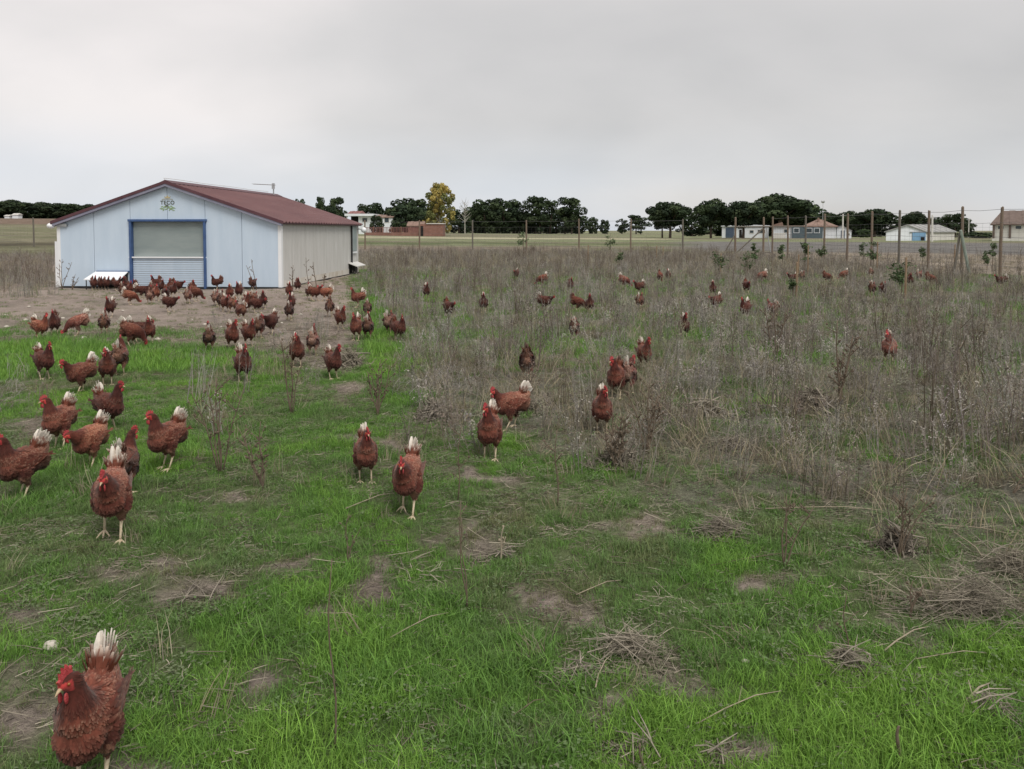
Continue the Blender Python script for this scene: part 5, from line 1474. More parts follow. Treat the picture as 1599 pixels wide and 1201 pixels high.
def weed_mesh(name, m, n, hmin, hmax, spread, seed, branches=4, r=.0022, heads=True, lean=.3, fuzz=0):
    q = random.Random(seed); mb = MB()
    for k in range(n):
        a = q.uniform(0, 6.283); rr = spread * math.sqrt(q.random()); bx, by = rr * math.cos(a), rr * math.sin(a)
        h = q.uniform(hmin, hmax); la = q.uniform(0, 6.283); l = q.uniform(0, lean) * h
        cv = q.uniform(.65, 1.3); c = (cv, cv * q.uniform(.95, 1.03), cv * q.uniform(.9, 1.05)); mb.cur = c
        P = lambda t: Vector((bx + math.cos(la) * l * t * t + math.sin(t * 9 + k) * .006, by + math.sin(la) * l * t * t, h * t - .02 * (t == 0)))
        mb.tube([P(0), P(.5), P(1)], [r, r * .8, r * .35], 3, cap=False)
        for b in range(branches):
            t = q.uniform(.3, .95); p = P(t); ba = q.uniform(0, 6.283); bl = q.uniform(.06, .2) * h; up = q.uniform(.4, 1.2)
            e = p + Vector((math.cos(ba), math.sin(ba), up)) * bl * .75
            mb.tube([p, e], [r * .55, r * .25], 3, cap=False)
            if heads:
                for _ in range(2):
                    o = Vector((q.uniform(-1, 1), q.uniform(-1, 1), q.uniform(-.4, 1))) * .012; s = q.uniform(.004, .009)
                    mb.face([e + o + Vector((-s, 0, 0)), e + o + Vector((0, s * .6, s * .4)), e + o + Vector((s, 0, s * .3)), e + o + Vector((0, -s * .6, -s * .2))], c)
        if heads:
            for _ in range(5):
                t = q.uniform(.75, 1); p = P(t); s = q.uniform(.004, .008); o = Vector((q.uniform(-1, 1), q.uniform(-1, 1), 0)) * .01
                mb.face([p + o + Vector((-s, 0, 0)), p + o + Vector((0, s * .5, s)), p + o + Vector((s, 0, 0)), p + o + Vector((0, -s * .5, -s))], c)
    for k in range(fuzz):
        a = q.uniform(0, 6.283); rr = spread * 1.4 * math.sqrt(q.random()); p = Vector((rr * math.cos(a), rr * math.sin(a), q.uniform(0, hmax * .45)))
        d = Vector((q.uniform(-1, 1), q.uniform(-1, 1), q.uniform(-.1, .9))) * hmax * .22; cv = q.uniform(.7, 1.25); mb.cur = (cv, cv, cv)
        mb.tube([p, p + d * .6 + Vector((0, 0, .01)), p + d], [r * .6, r * .5, r * .25], 3, cap=False)
    return mb.mesh(name, m)
def straw_mesh(name, m, n, ln, spread, seed, r=.0016, zmax=.03):
    q = random.Random(seed); mb = MB()
    for k in range(n):
        a = q.uniform(0, 6.283); rr = spread * math.sqrt(q.random()); p = Vector((rr * math.cos(a), rr * math.sin(a), q.uniform(.003, zmax)))
        b = q.uniform(0, 6.283); l = ln * q.uniform(.4, 1.2); d = Vector((math.cos(b), math.sin(b), q.uniform(-.06, .12))) * l
        cv = q.uniform(.6, 1.3); mb.cur = (cv, cv, cv)
        bow = Vector((q.uniform(-1, 1), q.uniform(-1, 1), q.uniform(0, .5))) * l * .06
        mb.tube([p - d * .5, p + bow, p + d * .5], [r, r, r * .5], 3, cap=False)
    return mb.mesh(name, m)

M_grass = blade_mat('green_grass', [(0.0, (.215, .225, .115)), (.3, (.150, .235, .085)), (.6, (.145, .285, .062)), (1.0, (.205, .365, .066))], .40)
M_clover = blade_mat('low_leaves', [(0.0, (.150, .165, .100)), (1.0, (.110, .180, .065))], .25)
M_drygrass = blade_mat('dry_grass', [(0.0, (.19, .165, .115)), (.5, (.27, .235, .165)), (1.0, (.37, .325, .24))], .2, .8)
M_weed = blade_mat('dry_weed', [(0.0, (.15, .122, .098)), (.4, (.275, .252, .222)), (.75, (.325, .31, .285)), (1.0, (.21, .24, .13))], .1, .9, .1)
M_straw = blade_mat('straw', [(0.0, (.12, .10, .078)), (.5, (.235, .205, .16)), (1.0, (.34, .305, .24))], .05, .9, .1)

_sc = [0]
def scatter(name, meshes, X, Y, scale, tone, tilt=0.12, label=None):
    """one object of countless plants: points with attributes, instanced by geometry nodes"""
    _sc[0] += 1
    n = len(X)
    g = np.random.default_rng(100 + _sc[0])
    me = bpy.data.meshes.new(name)
    Z = gz(X, Y)
    me.from_pydata(np.stack([X, Y, Z], -1).tolist(), [], [])
    def attr(nm, ty, arr, key):
        a = me.attributes.new(nm, ty, 'POINT'); a.data.foreach_set(key, np.ascontiguousarray(arr).ravel())
    rot = np.stack([g.normal(scale=tilt, size=n), g.normal(scale=tilt, size=n), g.uniform(0, 6.283, n)], -1).astype(np.float32)
    attr('rot', 'FLOAT_VECTOR', rot, 'vector')
    attr('scl', 'FLOAT', np.asarray(scale, np.float32), 'value')
    attr('tone', 'FLOAT', np.asarray(tone, np.float32), 'value')
    attr('pick', 'INT', g.integers(0, len(meshes), n).astype(np.int32), 'value')
    col = bpy.data.collections.new(name + '_kinds')
    for i, m in enumerate(meshes):
        o = bpy.data.objects.new('%s_kind_%02d' % (name, i), m); col.objects.link(o)
    ng = bpy.data.node_groups.new(name + '_scatter', 'GeometryNodeTree')
    ng.interface.new_socket('Geometry', in_out='INPUT', socket_type='NodeSocketGeometry')
    ng.interface.new_socket('Geometry', in_out='OUTPUT', socket_type='NodeSocketGeometry')
    L = ng.links.new
    gi = N(ng, 'NodeGroupInput'); go = N(ng, 'NodeGroupOutput')
    ci = N(ng, 'GeometryNodeCollectionInfo'); ci.inputs['Collection'].default_value = col
    ci.inputs['Separate Children'].default_value = True; ci.inputs['Reset Children'].default_value = True
    ip = N(ng, 'GeometryNodeInstanceOnPoints'); ip.inputs['Pick Instance'].default_value = True
    def na(nm, ty):
        a = N(ng, 'GeometryNodeInputNamedAttribute', data_type=ty); a.inputs['Name'].default_value = nm
        return a
    r = na('rot', 'FLOAT_VECTOR'); s = na('scl', 'FLOAT'); p = na('pick', 'INT')
    e2r = N(ng, 'FunctionNodeEulerToRotation')
    L(gi.outputs[0], ip.inputs['Points']); L(ci.outputs[0], ip.inputs['Instance'])
    L(p.outputs['Attribute'], ip.inputs['Instance Index']); L(r.outputs['Attribute'], e2r.inputs[0]); L(e2r.outputs[0], ip.inputs['Rotation'])
    L(s.outputs['Attribute'], ip.inputs['Scale']); L(ip.outputs[0], go.inputs[0])
    o = link(name, me)
    md = o.modifiers.new('scatter', 'NODES'); md.node_group = ng
    return tag(o, label, None, None, 'stuff')
def candidates(d0, d1, dens, seed, half=36.0, gamma=2.0):
    g = np.random.default_rng(seed)
    area = math.radians(2 * half) / 2 * (d1 ** 2 - d0 ** 2)
    n = int(area * dens)
    r = np.sqrt(g.uniform(d0 ** 2, d1 ** 2, n)); a = np.radians(g.uniform(-half, half, n))
    X = np.sin(a) * r; Y = np.cos(a) * r
    # nothing grows inside the poultry house
    loc = SHED.matrix_world.inverted() if False else None
    c, s = math.cos(-SHED.rotation_euler.z), math.sin(-SHED.rotation_euler.z)
    dx, dy = X - SHED.location.x, Y - SHED.location.y
    lx, ly = dx * c - dy * s, dx * s + dy * c
    ok = ~((lx > -0.15) & (lx < 6.0) & (ly > -0.08) & (ly < 7.65))
    return X[ok], Y[ok], g
HX = []
def hen_sightline(X, Y):
    """stems thinned at each hen and towards the camera, keeping hens in view"""
    near = np.zeros(len(X), bool)
    for hx, hy in HX:
        l = math.hypot(hx, hy); ux, uy = hx / l, hy / l
        a = (X - hx) * ux + (Y - hy) * uy; b = -(X - hx) * uy + (Y - hy) * ux
        near |= (np.abs(b) < .17) & (a < .25) & (a > -.55 - .05 * l)
    return near & (np.random.default_rng(9).random(len(X)) < .8)
HX = [(o.location.x, o.location.y) for o in bpy.data.objects if o.get('category') == 'hen']
def plant_all():
    gm = [blades_mesh('grass_blades', M_grass, 42, .016, .050, .0017, .065, 1.5, 40 + i, 2, .42) for i in range(4)] + [blades_mesh('grass_blades', M_grass, 34, .026, .072, .0019, .055, 1.3, 50 + i, 2, .42) for i in range(2)]
    gf = [blades_mesh('grass_blades', M_grass, 46, .02, .07, .0042, .12, 1.1, 60 + i, 1) for i in range(3)]
    cl = [leafy_mesh('small_leaves', M_clover, 46, .085, 70 + i) for i in range(3)]
    Xs, Ys, Ss, Ts = [], [], [], []
    for d0, d1, dens, hf in ((1.2, 4.2, 760, 40), (4.2, 9.0, 400, 37)):
        X, Y, g = candidates(d0, d1, dens, int(d1 * 10), hf)
        G_, w, dirt, u, v, d, n1, n2, n3 = zones(X, Y)
        n4 = fbm(X, Y, 4.5, 91); n5 = fbm(X, Y, 1.5, 93)
        keep = g.random(len(X)) < np.clip(.10 + G_ * 1.1 - .10 * dirt, 0.05, 1)
        X, Y, G_, n4, n5 = X[keep], Y[keep], G_[keep], n4[keep], n5[keep]
        Xs.append(X); Ys.append(Y)
        Ss.append((.45 + .55 * G_) * (.45 + 1.0 * n4) * g.uniform(.75, 1.25, len(X)))
        Ts.append(np.clip(G_ * .9 + (n5 - .5) * 1.3 + g.normal(scale=.12, size=len(X)) - .08, 0, 1))
    scatter('grass', gm, *[np.concatenate(a) for a in (Xs, Ys, Ss, Ts)])
    X, Y, g = candidates(9.0, 30, 85, 77, 36)
    G_, w, dirt, u, v, d, n1, n2, n3 = zones(X, Y)
    keep = g.random(len(X)) < np.clip(G_ * 1.1, 0.03, 1)
    X, Y, G_ = X[keep], Y[keep], G_[keep]
    scatter('grass', gf, X, Y, (.6 + .85 * G_) * g.uniform(.8, 1.25, len(X)), np.clip(G_ * .85 + g.normal(scale=.12, size=len(X)), 0, 1))
    # low leaves between the grass
    X, Y, g = candidates(1.3, 7.5, 80, 78, 39)
    G_, w, dirt, u, v, d, n1, n2, n3 = zones(X, Y)
    keep = g.random(len(X)) < np.clip(.75 - .5 * G_, .05, 1) * (1 - .75 * dirt)
    X, Y = X[keep], Y[keep]
    scatter('ground_leaves', cl, X, Y, g.uniform(.6, 1.3, len(X)), g.random(len(X)))
    # dry grass
    dm = [blades_mesh('dry_blades', M_drygrass, 22, .05, .22, .0020, .07, 1.1, 80 + i, 2) for i in range(4)]
    Xs, Ys, Ss, Ts = [], [], [], []
    for d0, d1, dens in ((1.6, 9, 26), (9, 22, 12), (22, 52, 5.0)):
        X, Y, g = candidates(d0, d1, dens, int(900 + d1), 37)
        G_, w, dirt, u, v, d, n1, n2, n3 = zones(X, Y)
        pr = np.clip(.16 + .9 * w - .1 * G_ + .3 * (n2 > .6) - .2 * dirt + 1.3 * zones.rm, .03, 1)
        keep = g.random(len(X)) < pr
        X, Y, w = X[keep], Y[keep], w[keep]
        Xs.append(X); Ys.append(Y); Ss.append(g.uniform(.5, 1.2, len(X)) * (.75 + .6 * w) * (1.0 if d0 < 20 else 1.5)); Ts.append(g.random(len(X)))
    scatter('dry_grass', dm, *[np.concatenate(a) for a in (Xs, Ys, Ss, Ts)], tilt=.25)
    # dry weeds, upright stems
    wm = [weed_mesh('weed_stems', M_weed, 9, .18, .48, .10, 200 + i, 4, .0026) for i in range(4)] + [weed_mesh('weed_stems', M_weed, 6, .16, .36, .12, 210 + i, 6, .0022, True, .5, 30) for i in range(3)]
    wf = [weed_mesh('weed_stems', M_weed, 12, .14, .42, .20, 220 + i, 4, .0046) for i in range(4)]
    X, Y, g = candidates(3.2, 13, 12, 501, 37)
    G_, w, dirt, u, v, d, n1, n2, n3 = zones(X, Y)
    keep = g.random(len(X)) < np.clip(w * (0.25 + 1.1 * smooth(.42, .62, n2)) + .32 * smooth(.58, .68, fbm(X, Y, 1.1, 141)) * (v < 860) * (u > 290), 0, 1)
    keep &= ~hen_sightline(X, Y)
    X, Y, n1 = X[keep], Y[keep], n1[keep]
    scatter('dry_weeds', wm, X, Y, g.uniform(.65, 1.15, len(X)), np.clip(n1 * .9 + g.normal(scale=.2, size=len(X)), 0, 1), tilt=.12)
    X, Y, g = candidates(13, 58, 6.0, 502, 37)
    G_, w, dirt, u, v, d, n1, n2, n3 = zones(X, Y)
    keep = g.random(len(X)) < np.clip(w * (0.30 + .9 * smooth(.40, .62, n2)), 0, 1)
    keep &= ~hen_sightline(X, Y)
    X, Y, n1 = X[keep], Y[keep], n1[keep]
    scatter('dry_weeds', wf, X, Y, g.uniform(.6, 1.1, len(X)), np.clip(n1 * .9 + g.normal(scale=.18, size=len(X)), 0, 1), tilt=.1)
    # taller brown stems in uneven clumps
    tw = [weed_mesh('tall_stems', M_weed, 7, .34, .78, .10, 260 + i, 6, .0042, True, .22) for i in range(5)]
    X, Y, g = candidates(4.5, 50, 2.7, 505, 37)
    G_, w, dirt, u, v, d, n1, n2, n3 = zones(X, Y)
    cl_ = smooth(.50, .66, fbm(X, Y, .55, 131)) + .8 * smooth(.58, .70, fbm(X, Y, 1.6, 133))
    keep = g.random(len(X)) < np.clip(w + .22 * (v > 520) * (v < 800) * (u > 290), 0, 1) * np.clip(cl_, .06, 1)
    keep &= ~hen_sightline(X, Y)
    X, Y = X[keep], Y[keep]
    scatter('tall_weeds', tw, X, Y, g.uniform(.6, 1.15, len(X)), np.clip(g.normal(.12, .14, len(X)), 0, 1), tilt=.1)
    # fuzzy grey weeds low in the field
    fz = [weed_mesh('grey_fuzz', M_weed, 3, .10, .22, .10, 240 + i, 3, .0022, True, .6, 70) for i in range(3)]
    X, Y, g = candidates(4, 30, 5.5, 503, 37)
    G_, w, dirt, u, v, d, n1, n2, n3 = zones(X, Y)
    keep = g.random(len(X)) < w * .8
    keep &= ~hen_sightline(X, Y)
    X, Y = X[keep], Y[keep]
    scatter('grey_weeds', fz, X, Y, g.uniform(.7, 1.5, len(X)), g.uniform(.35, 1.0, len(X)), tilt=.2)
    # straw and twigs lying about
    sm = [straw_mesh('straw_pieces', M_straw, 6, .10, .14, 300 + i, .0012) for i in range(2)] + [straw_mesh('straw_pieces', M_straw, 30, .05, .11, 310 + i, .0012, .012) for i in range(5)]
    X, Y, g = candidates(1.5, 13, 110, 504, 38)
    G_, w, dirt, u, v, d, n1, n2, n3 = zones(X, Y)
    keep = g.random(len(X)) < np.clip(.95 - .85 * G_ + .2 * dirt, .10, 1) * (1 - .5 * smooth(8, 12, d))
    X, Y = X[keep], Y[keep]
    scatter('straw_litter', sm, X, Y, g.uniform(.6, 1.4, len(X)), g.random(len(X)), tilt=.05)
plant_all()

# ------------------------------------------------------------------ single dry stalks, straw heaps, twigs
M_stalk = mat('dead_stalk', (.10, .075, .055), (.17, .13, .095), 40, .9, stretch=(1, 1, .2))
M_stalkp = mat('pale_stalk', (.25, .21, .155), (.34, .29, .215), 40, .9, stretch=(1, 1, .2))
M_heap = attr_mat('heap_straw', 40, .25, .9)
M_heapd = attr_mat('heap_twigs', 40, .25, .9)
def stalk(u, v, vt, label, m, lean=0.0, r=.004, twigs=5, multi=1):
    x, y = ground_at(u, v); d = y
    h = (v - vt) / F * d * 1.0
    q = random.Random(int(u + v))
    t = thing('dry_stalk', label, 'plant', (x, y, gzf(x, y)), 0)
    for k in range(multi):
        hh = h * (1 if k == 0 else q.uniform(.6, .95)); lx = lean * d / F + (0 if k == 0 else q.uniform(-.35, .35) * hh)
        P = lambda s: Vector((lx * s + min(.008, .03 * hh) * math.sin(s * 7 + k), q.uniform(-.003, .003), hh * s - (.02 if s == 0 else 0)))
        mb = MB(); pts = [P(s) for s in np.linspace(0, 1, 8)]
        mb.tube(pts, list(np.linspace(r, r * .45, 8)), 6)
        st = link('stem', mb.mesh('stem', m, True), t)
        tw = MB()
        for j in range(twigs):
            s = q.uniform(.35, .98); p = pts[min(7, int(s * 7))]; a = q.uniform(0, 6.283); l = q.uniform(.04, .11) * min(1, hh * 2)
            tw.tube([p, p + Vector((math.cos(a) * l, math.sin(a) * l * .6, l * q.uniform(.5, 1.2)))], [r * .5, r * .25], 4)
            for _ in range(2):
                e = p + Vector((math.cos(a) * l, math.sin(a) * l * .6, l * .9)) * q.uniform(.5, 1); tw.ball(e, q.uniform(.003, .006) * (r / .004), 5, 4)
        if twigs: link('twig', tw.mesh('twig', m), st)
for a in [
 (522, 1166, 850, 'tall thin stalk standing by itself in the front grass', M_stalk, -4, .0034, 0, 1),
 (728, 945, 768, 'thin brown double stalk in the middle of the foreground grass', M_stalk, -10, .0035, 2, 2),
 (870, 790, 668, 'dark knotty stalk on bright grass right of the pair of hens', M_stalk, -2, .005, 7, 1),
 (714, 782, 660, 'thin dark stalk beside the nearest mid field hen', M_stalk, 6, .0045, 4, 1),
 (540, 880, 800, 'short twiggy stalk above a bare patch', M_stalk, 4, .0035, 3, 2),
 (411, 768, 660, 'branching dead weed with fine twigs in the left grass', M_stalk, -4, .005, 9, 4),
 (345, 742, 590, 'clump of upright brown stems left of the branching dead weed', M_stalk, -6, .005, 8, 5),
 (1222, 885, 760, 'dark three stemmed dead weed leaning apart in the right grass', M_stalk, 12, .004, 5, 3),
 (1322, 1035, 925, 'thin stalk rising from the heap of grey twigs', M_stalk, -4, .003, 2, 1),
 (1403, 1190, 1135, 'short thick dead stub near the bottom edge', M_stalk, -2, .007, 0, 1),
 (1004, 1198, 1150, 'short stub at the bottom edge below the straw heap', M_stalk, -6, .005, 0, 1),
 (1420, 965, 905, 'three thin stems by the large right hand brush heap', M_stalk, 3, .0035, 3, 3),
 (1405, 870, 760, 'tall twiggy dead weed above the dark green clump', M_stalk, 8, .004, 8, 5),
 (455, 648, 520, 'bundle of fine upright stems in front of the dark red hen', M_stalk, 3, .005, 6, 5),
 (590, 650, 560, 'dark upright stems at the left weed edge', M_stalk, 4, .006, 6, 6),
 (1010, 710, 590, 'bushy upright brown stems right of the half hidden hen', M_stalk, 4, .006, 9, 6),
 (960, 735, 640, 'dense brown stems below the half hidden hen', M_stalk, -4, .005, 9, 8),
 (1242, 690, 590, 'single dark stem against the green strip', M_stalk, 0, .005, 2, 1),
 (1310, 640, 500, 'tall brown weed standing over the right weeds', M_stalk, -6, .008, 10, 4),
 (401, 452, 404, 'crooked dark stalk leaning on the bluish front wall near its corner', M_stalk, -8, .010, 5, 2),
 (456, 455, 414, 'dry seed stalk against the cream side wall, nearest its front corner', M_stalk, 2, .010, 5, 2),
 (482, 455, 402, 'tall thin stalk in the middle of the cream side wall', M_stalk, -4, .009, 6, 1),
 (494, 450, 408, 'dark headed stalk right of the tall thin one on the cream wall', M_stalk, -5, .013, 5, 1),
 (505, 446, 426, 'short bent weed at the foot of the cream side wall', M_stalk, 3, .012, 4, 2),
 (96, 452, 404, 'dry stalk at the outer end of the white front wall', M_stalk, 2, .009, 5, 3),
 (112, 452, 428, 'low dead weed at the foot of the front wall beside the flap', M_stalk, 6, .008, 4, 4),
 (196, 424, 400, 'bent wire like stalk above the white flap', M_stalk, -6, .008, 2, 1),
 (1580, 770, 730, 'leaning dark stalk close to the right edge', M_stalk, 24, .004, 4, 2),
 (780, 872, 812, 'forked stump of a weed on a dark twig patch', M_stalkp, 6, .005, 3, 2),
 (1210, 560, 470, 'thin upright brown weed below the pale hen rump', M_stalk, 0, .009, 8, 3),
]: stalk(*a)
def heap(u, v, w, h, n, label, dark=.5, name='straw_heap', flat=.35, thick=.0017):
    x, y = ground_at(u, v); d = y; W = w / F * d; H = h / F * d
    q = random.Random(int(u * 3 + v)); mb = MB()
    for k in range(int(n * 2.2)):
        a = q.uniform(0, 6.283); rr = min(.62, abs(q.gauss(0, .34))) * W
        z = .75 * H * q.random() * max(0, 1 - (rr / (.42 * W)) ** 1.3) * .8
        p = Vector((rr * math.cos(a), rr * math.sin(a) * .7, z)); b = q.uniform(0, 6.283)
        l = W * q.uniform(.06, .16) * (1 + 2.2 * (q.random() < .25)); e = q.gauss(0, flat)
        dv = Vector((math.cos(b), math.sin(b) * .8, e)) * l
        cv = q.uniform(.55, 1.25); c = np.array((.275, .245, .19)) * (1 - dark) + np.array((.165, .14, .12)) * dark; mb.cur = tuple(c * cv)
        s = p - dv * .5; t = p + dv * .5; m_ = p + Vector((q.uniform(-1, 1), q.uniform(-1, 1), q.uniform(0, 1))) * l * .07
        for pt in (s, t, m_): pt.z = max(pt.z, .004)
        mb.tube([s, m_, t], [thick * q.uniform(.4, 1)] * 2 + [thick * .4], 3, cap=False)
    t = thing(name, label, 'plant debris', (x, y, gzf(x, y)))
    tag(link('stems', mb.mesh('stems', M_heap), t), kind='stuff')
    mb = MB(); 
    for k in range(7):
        b = q.uniform(0, 6.283); l = W * q.uniform(.5, .8); cv = q.uniform(.8, 1.5); mb.cur = tuple(np.array((.21, .185, .15)) * cv)
        p = Vector((q.uniform(-.15, .15) * W, q.uniform(-.1, .1) * W, H * q.uniform(.1, .6) + .01)); dv = Vector((math.cos(b), math.sin(b), q.uniform(-.1, .35))) * l * .5
        mb.tube([p - dv * .6, p + Vector((0, 0, .01)), p + dv], [thick * 1.4, thick * 1.3, thick * .6], 5)
    link('long_stem', mb.mesh('long_stem', M_heap), t)
for a in [
 (680, 655, 78, 42, 420, 'round tumbleweed of dry stems left of the pair of hens', .65, 'tumbleweed', .6, .006),
 (545, 572, 60, 36, 260, 'pale grey dry bush beside the dark breasted hen', .2, 'dry_bush', .6, .008),
 (985, 1015, 190, 60, 300, 'brown straw heap in the centre right foreground', .15),
 (1320, 1045, 150, 50, 240, 'grey twig heap with a thin stalk in the right foreground', .4),
 (1520, 960, 230, 90, 420, 'large brush heap of pale twigs at the right edge', .3),
 (1580, 900, 150, 70, 300, 'pale dry grass mound behind the large brush heap', .1),
 (1125, 835, 130, 50, 320, 'flattened mound of brown grass stems in mid right', .5),
 (1140, 705, 110, 34, 300, 'flat mat of old stems near the weed edge', .5),
 (785, 865, 90, 18, 180, 'dark patch of thin twigs around the forked stump', .75),
 (1240, 1150, 0.1, 1, 0, '', 0) if False else (1545, 1130, 130, 60, 240, 'tangled pale branches in the bottom right corner', .3),
 (1000, 1165, 120, 36, 220, 'scatter of purple brown stems at the bottom centre', .6),
 (900, 1050, 110, 20, 130, 'greyish leaf litter with crossing straws', .3),
 (310, 935, 150, 12, 150, 'dark twigs lying on the large bare patch', .6),
 (1400, 860, 90, 60, 260, 'dark tufted dead weed clump in the right grass', .7, 'dry_bush', .8, .004),
 (965, 728, 90, 45, 320, 'bushy base of brown stems below the half hidden hen', .6, 'dry_bush', .9, .005),
 (1100, 650, 90, 40, 260, 'grey fuzzy dry bush in the weeds right of the hidden hen', .25, 'dry_bush', .7, .006),
 (1270, 640, 110, 50, 260, 'brown fuzzy mound in the right weeds', .4, 'dry_bush', .7, .007),
 (1120, 1185, 110, 24, 160, 'loose twig litter at the bottom edge right of centre', .4),
 (820, 640, 90, 30, 200, 'grey dry tuft behind the bending hen', .3, 'dry_bush', .7, .006),
]: heap(*a)
def twig(u0, v0, u1, v1, label, m=M_stalkp, r=.004):
    r = r * .6
    x0, y0 = ground_at(u0, v0); x1, y1 = ground_at(u1, v1)
    z0, z1 = gzf(x0, y0) + .03, gzf(x1, y1) + .035
    t = thing('fallen_twig', label, 'twig', (x0, y0, z0))
    e = Vector((x1 - x0, y1 - y0, z1 - z0)); s = Vector((-e.y, e.x, 0)) * .05
    link('stem', MB().tube([(0, 0, 0), e * .35 + s, e * .7 + s * .6 + Vector((0, 0, .01)), e], [r, r * .9, r * .8, r * .4], 6).mesh('stem', m, True), t)
    link('side_shoot', MB().tube([e * .5 + s * .8, e * .62 + s * 2.6 + Vector((0, 0, .03))], [r * .6, r * .3], 5).mesh('side_shoot', m, True), t)
for a in [
 (540, 805, 615, 782, 'pale twig lying left of the nearest mid field hen', M_stalkp, .005),
 (900, 932, 970, 912, 'pale bent twig on the bare patch in the centre', M_stalkp, .004),
 (610, 1005, 700, 962, 'pale curved twig on the grass below the bare patches', M_stalkp, .0035),
 (1090, 1140, 1220, 1100, 'long straw pointing up right at the bottom', M_stalkp, .0035),
 (1430, 1043, 1540, 1041, 'long pale straw lying flat right of the grey twig heap', M_stalkp, .003),
 (1380, 1028, 1450, 998, 'bent pale stick beside the grey twig heap', M_stalkp, .005),
 (1490, 840, 1535, 885, 'whitish branch pointing towards the brush heap', M_stalkp, .005),
 (1430, 822, 1580, 845, 'long pale branch lying in the right grass', M_stalkp, .004),
 (1195, 803, 1380, 805, 'straight pale straw lying across the right grass', M_stalkp, .004),
 (930, 1085, 955, 1030, 'pale straw leaning on the leaf litter', M_stalkp, .004),
 (800, 1125, 850, 1100, 'short grey twig in the lower centre grass', M_stalk, .003),
 (1500, 1140, 1545, 1090, 'thick whitish branch in the bottom right tangle', M_stalkp, .007),
 (500, 968, 560, 975, 'short pale twig by the right bare patches', M_stalkp, .003),
 (260, 735, 300, 726, 'thin dark twig behind the hen with the bright red comb', M_stalk, .004),
 (1110, 890, 1260, 875, 'thin dark twig reaching out from the three stemmed weed', M_stalk, .003),
]: twig(*a)

# pale stones
M_stone = mat('pale_stone', (.42, .38, .32), (.55, .51, .45), 30, .9, bump=.4)
def stone(u, v, r, label, group=None):
    x, y = ground_at(u, v); q = random.Random(int(u * 5 + v)); mb = MB(); mb.ball((0, 0, r * .3), (r, r * .8, r * .55), 9, 6)
    mb.v = [(a * q.uniform(.85, 1.15), b * q.uniform(.85, 1.15), max(c, -.01) * q.uniform(.85, 1.1)) for a, b, c in mb.v]
    o = link('stone', mb.mesh('stone', M_stone, True), None, (x, y, gzf(x, y)), q.uniform(0, 6))
    tag(o, label, 'stone', group)
stone(80, 1017, .030, 'flat pale stone in grass above the nearest hen')
stone(186, 1025, .018, 'small pale stone right of the nearest hen\'s tail')
stone(86, 566, .04, 'pale stone near the frame edge below the dirt')
stone(246, 532, .05, 'white stone right beside the three huddled hens')
stone(131, 529, .045, 'pale stone at the feet of the pale pecking hen')
stone(1165, 1038, .016, 'small pale stone in the grass left of the grey twig heap')
for (u, v) in ((10, 512), (40, 500), (98, 498), (138, 484), (192, 486), (45, 480), (115, 508), (225, 505), (300, 498), (8, 493), (270, 512), (320, 508), (345, 512), (440, 505), (470, 492), (618, 474), (60, 552), (150, 555)):
    stone(u, v, random.uniform(.02, .045), 'small pale stone strewn on the dirt before the poultry house', 'small pale stones on the dirt')

# ------------------------------------------------------------------ saplings and stakes in the weeds
M_leaf = attr_mat('sapling_leaves', 30, .3, .6, translucent=.2)
M_stake = mat('wood_stake', (.20, .14, .085), (.29, .21, .14), 20, .9, stretch=(1, 1, .2))
def sapling(u, v, vt, wpx, label, n=90, pal=((.06, .10, .04), (.085, .13, .05), (.11, .145, .075)), leafs=.035):
    x, y = ground_at(u, v); h = (v - vt) / F * y; w = wpx / F * y
    q = random.Random(int(u)); t = thing('sapling', label, 'sapling', (x, y, gzf(x, y)))
    mb = MB(); mb.tube([(0, 0, -.05), (.02, 0, h * .5), (0, 0, h * .95)], [.014, .01, .004], 6)
    br = []
    for k in range(9):
        z = h * q.uniform(.4, .9); a = q.uniform(0, 6.283); l = w * .5 * q.uniform(.5, 1)
        e = Vector((math.cos(a) * l, math.sin(a) * l, z + l * .5)); br.append((Vector((0, 0, z)), e)); mb.tube([(0.01, 0, z), e], [.006, .002], 4)
    link('stem', mb.mesh('stem', M_stalk), t)
    lf = MB()
    for k in range(n):
        a, b = q.choice(br); p = a + (b - a) * q.uniform(.3, 1.1) + Vector((q.gauss(0, .12 * w), q.gauss(0, .12 * w), q.gauss(0, .1 * w)))
        d = Vector((q.gauss(0, 1), q.gauss(0, 1), q.gauss(-.2, .6))).normalized() * leafs * q.uniform(.7, 1.4); s = d.cross(Vector((q.gauss(0, 1), q.gauss(0, 1), 1))).normalized() * d.length * .32
        cv = q.uniform(.7, 1.3); c = tuple(np.array(q.choice(pal)) * cv)
        lf.face([p - d, p - s * 1, p + d, p + s * 1], c)
    link('leaves', lf.mesh('leaves', M_leaf), t)
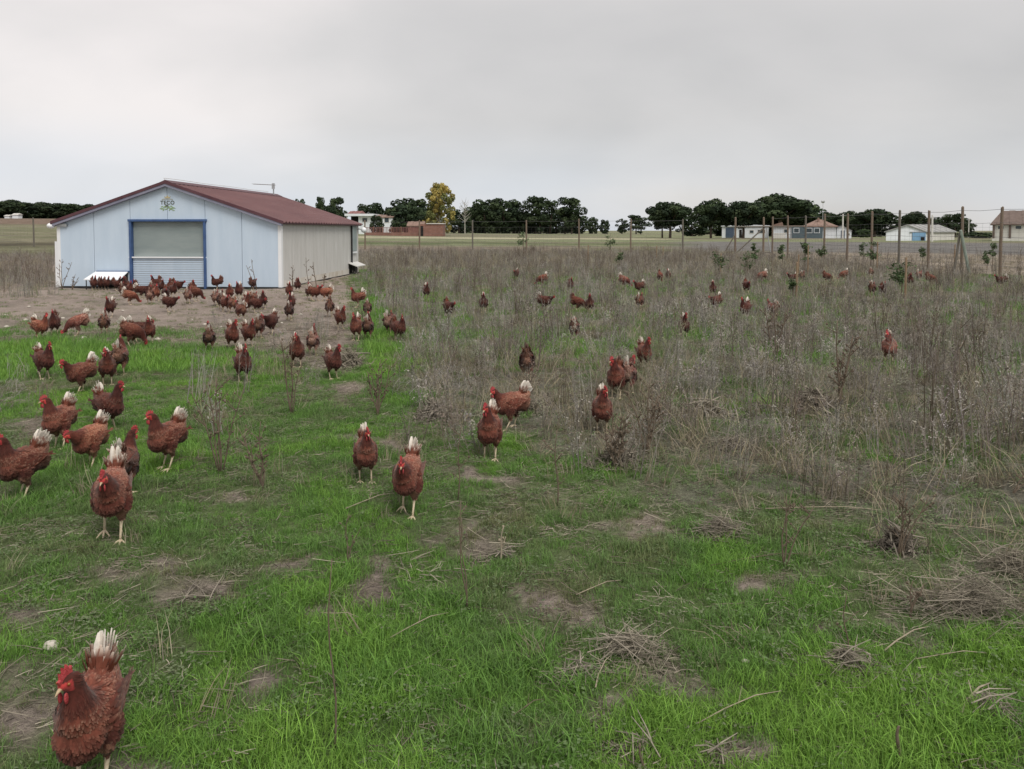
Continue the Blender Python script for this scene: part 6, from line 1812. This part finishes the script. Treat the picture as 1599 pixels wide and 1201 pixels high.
for a in [
 (817, 404, 358, 20, 'sapling with round green top before the far fence'),
 (953, 403, 362, 20, 'sapling with spreading green top in the middle of the far fence'),
 (1122, 436, 394, 26, 'bushy green sapling left of the braced gate'),
 (1166, 436, 393, 20, 'leaning green sapling below the braced gate'),
 (1178, 425, 378, 12, 'narrow sapling right of the leaning one below the gate'),
 (1221, 420, 384, 14, 'thin dark sapling just right of the gate'),
 (1256, 428, 376, 16, 'tall narrow sapling against a fence post near a stake'),
 (1283, 412, 386, 14, 'small leaning sapling beside a thick fence post'),
 (1347, 415, 378, 12, 'slim leaning sapling in the pale strip'),
 (1363, 425, 376, 18, 'tall leafy sapling twisting around a stake'),
 (1407, 468, 403, 34, 'largest leafy sapling with greyish leaves tied to a stake'),
 (1440, 416, 386, 10, 'thin dark sapling between two fence posts'),
 (1549, 424, 376, 12, 'dark slim sapling next to the nearest fence post'),
 (1541, 422, 394, 12, 'low sapling left of the dark slim one'),
 (967, 418, 396, 12, 'little green seedling deep in the far weeds'),
 (1237, 470, 430, 10, 'thin leafless looking sapling near the orange hen'),
]: sapling(*a, n=260 if 'largest' in a[-1] else 170, leafs=.065 if a[1] < 430 else .05)
def stake(u, v, vt, label, r=.022):
    x, y = ground_at(u, v); h = (v - vt) / F * y
    t = thing('wooden_stake', label, 'stake', (x, y, gzf(x, y)))
    link('shaft', MB().tube([(0, 0, -.2), (.01, 0, h)], [r, r * .95], 7).mesh('shaft', M_stake), t)
    link('stake_tip', MB().tube([(.01, 0, h + .0005), (.01, 0, h + .02)], [r * .95, r * .5], 7).mesh('stake_tip', M_stake), t)
for a in [
 (1413, 475, 404, 'stout stake holding the largest leafy sapling'),
 (1261, 432, 384, 'stake beside the tall narrow sapling'),
 (1246, 440, 398, 'short stake with dry tuft near the orange hen'),
 (1369, 430, 378, 'stake behind the tall leafy twisting sapling'),
 (1125, 430, 396, 'thin stake in the bushy sapling left of the gate'),
 (1025, 408, 384, 'short stake, left one of two near the far fence'),
 (1035, 404, 385, 'short stake, right one of two near the far fence'),
 (918, 412, 382, 'lone thin stake before the far fence'),
 (1243, 470, 410, 'thin leaning stake under the short one'),
 (1490, 424, 382, 'stake at the foot of the leaning dark pole'),
]: stake(*a)
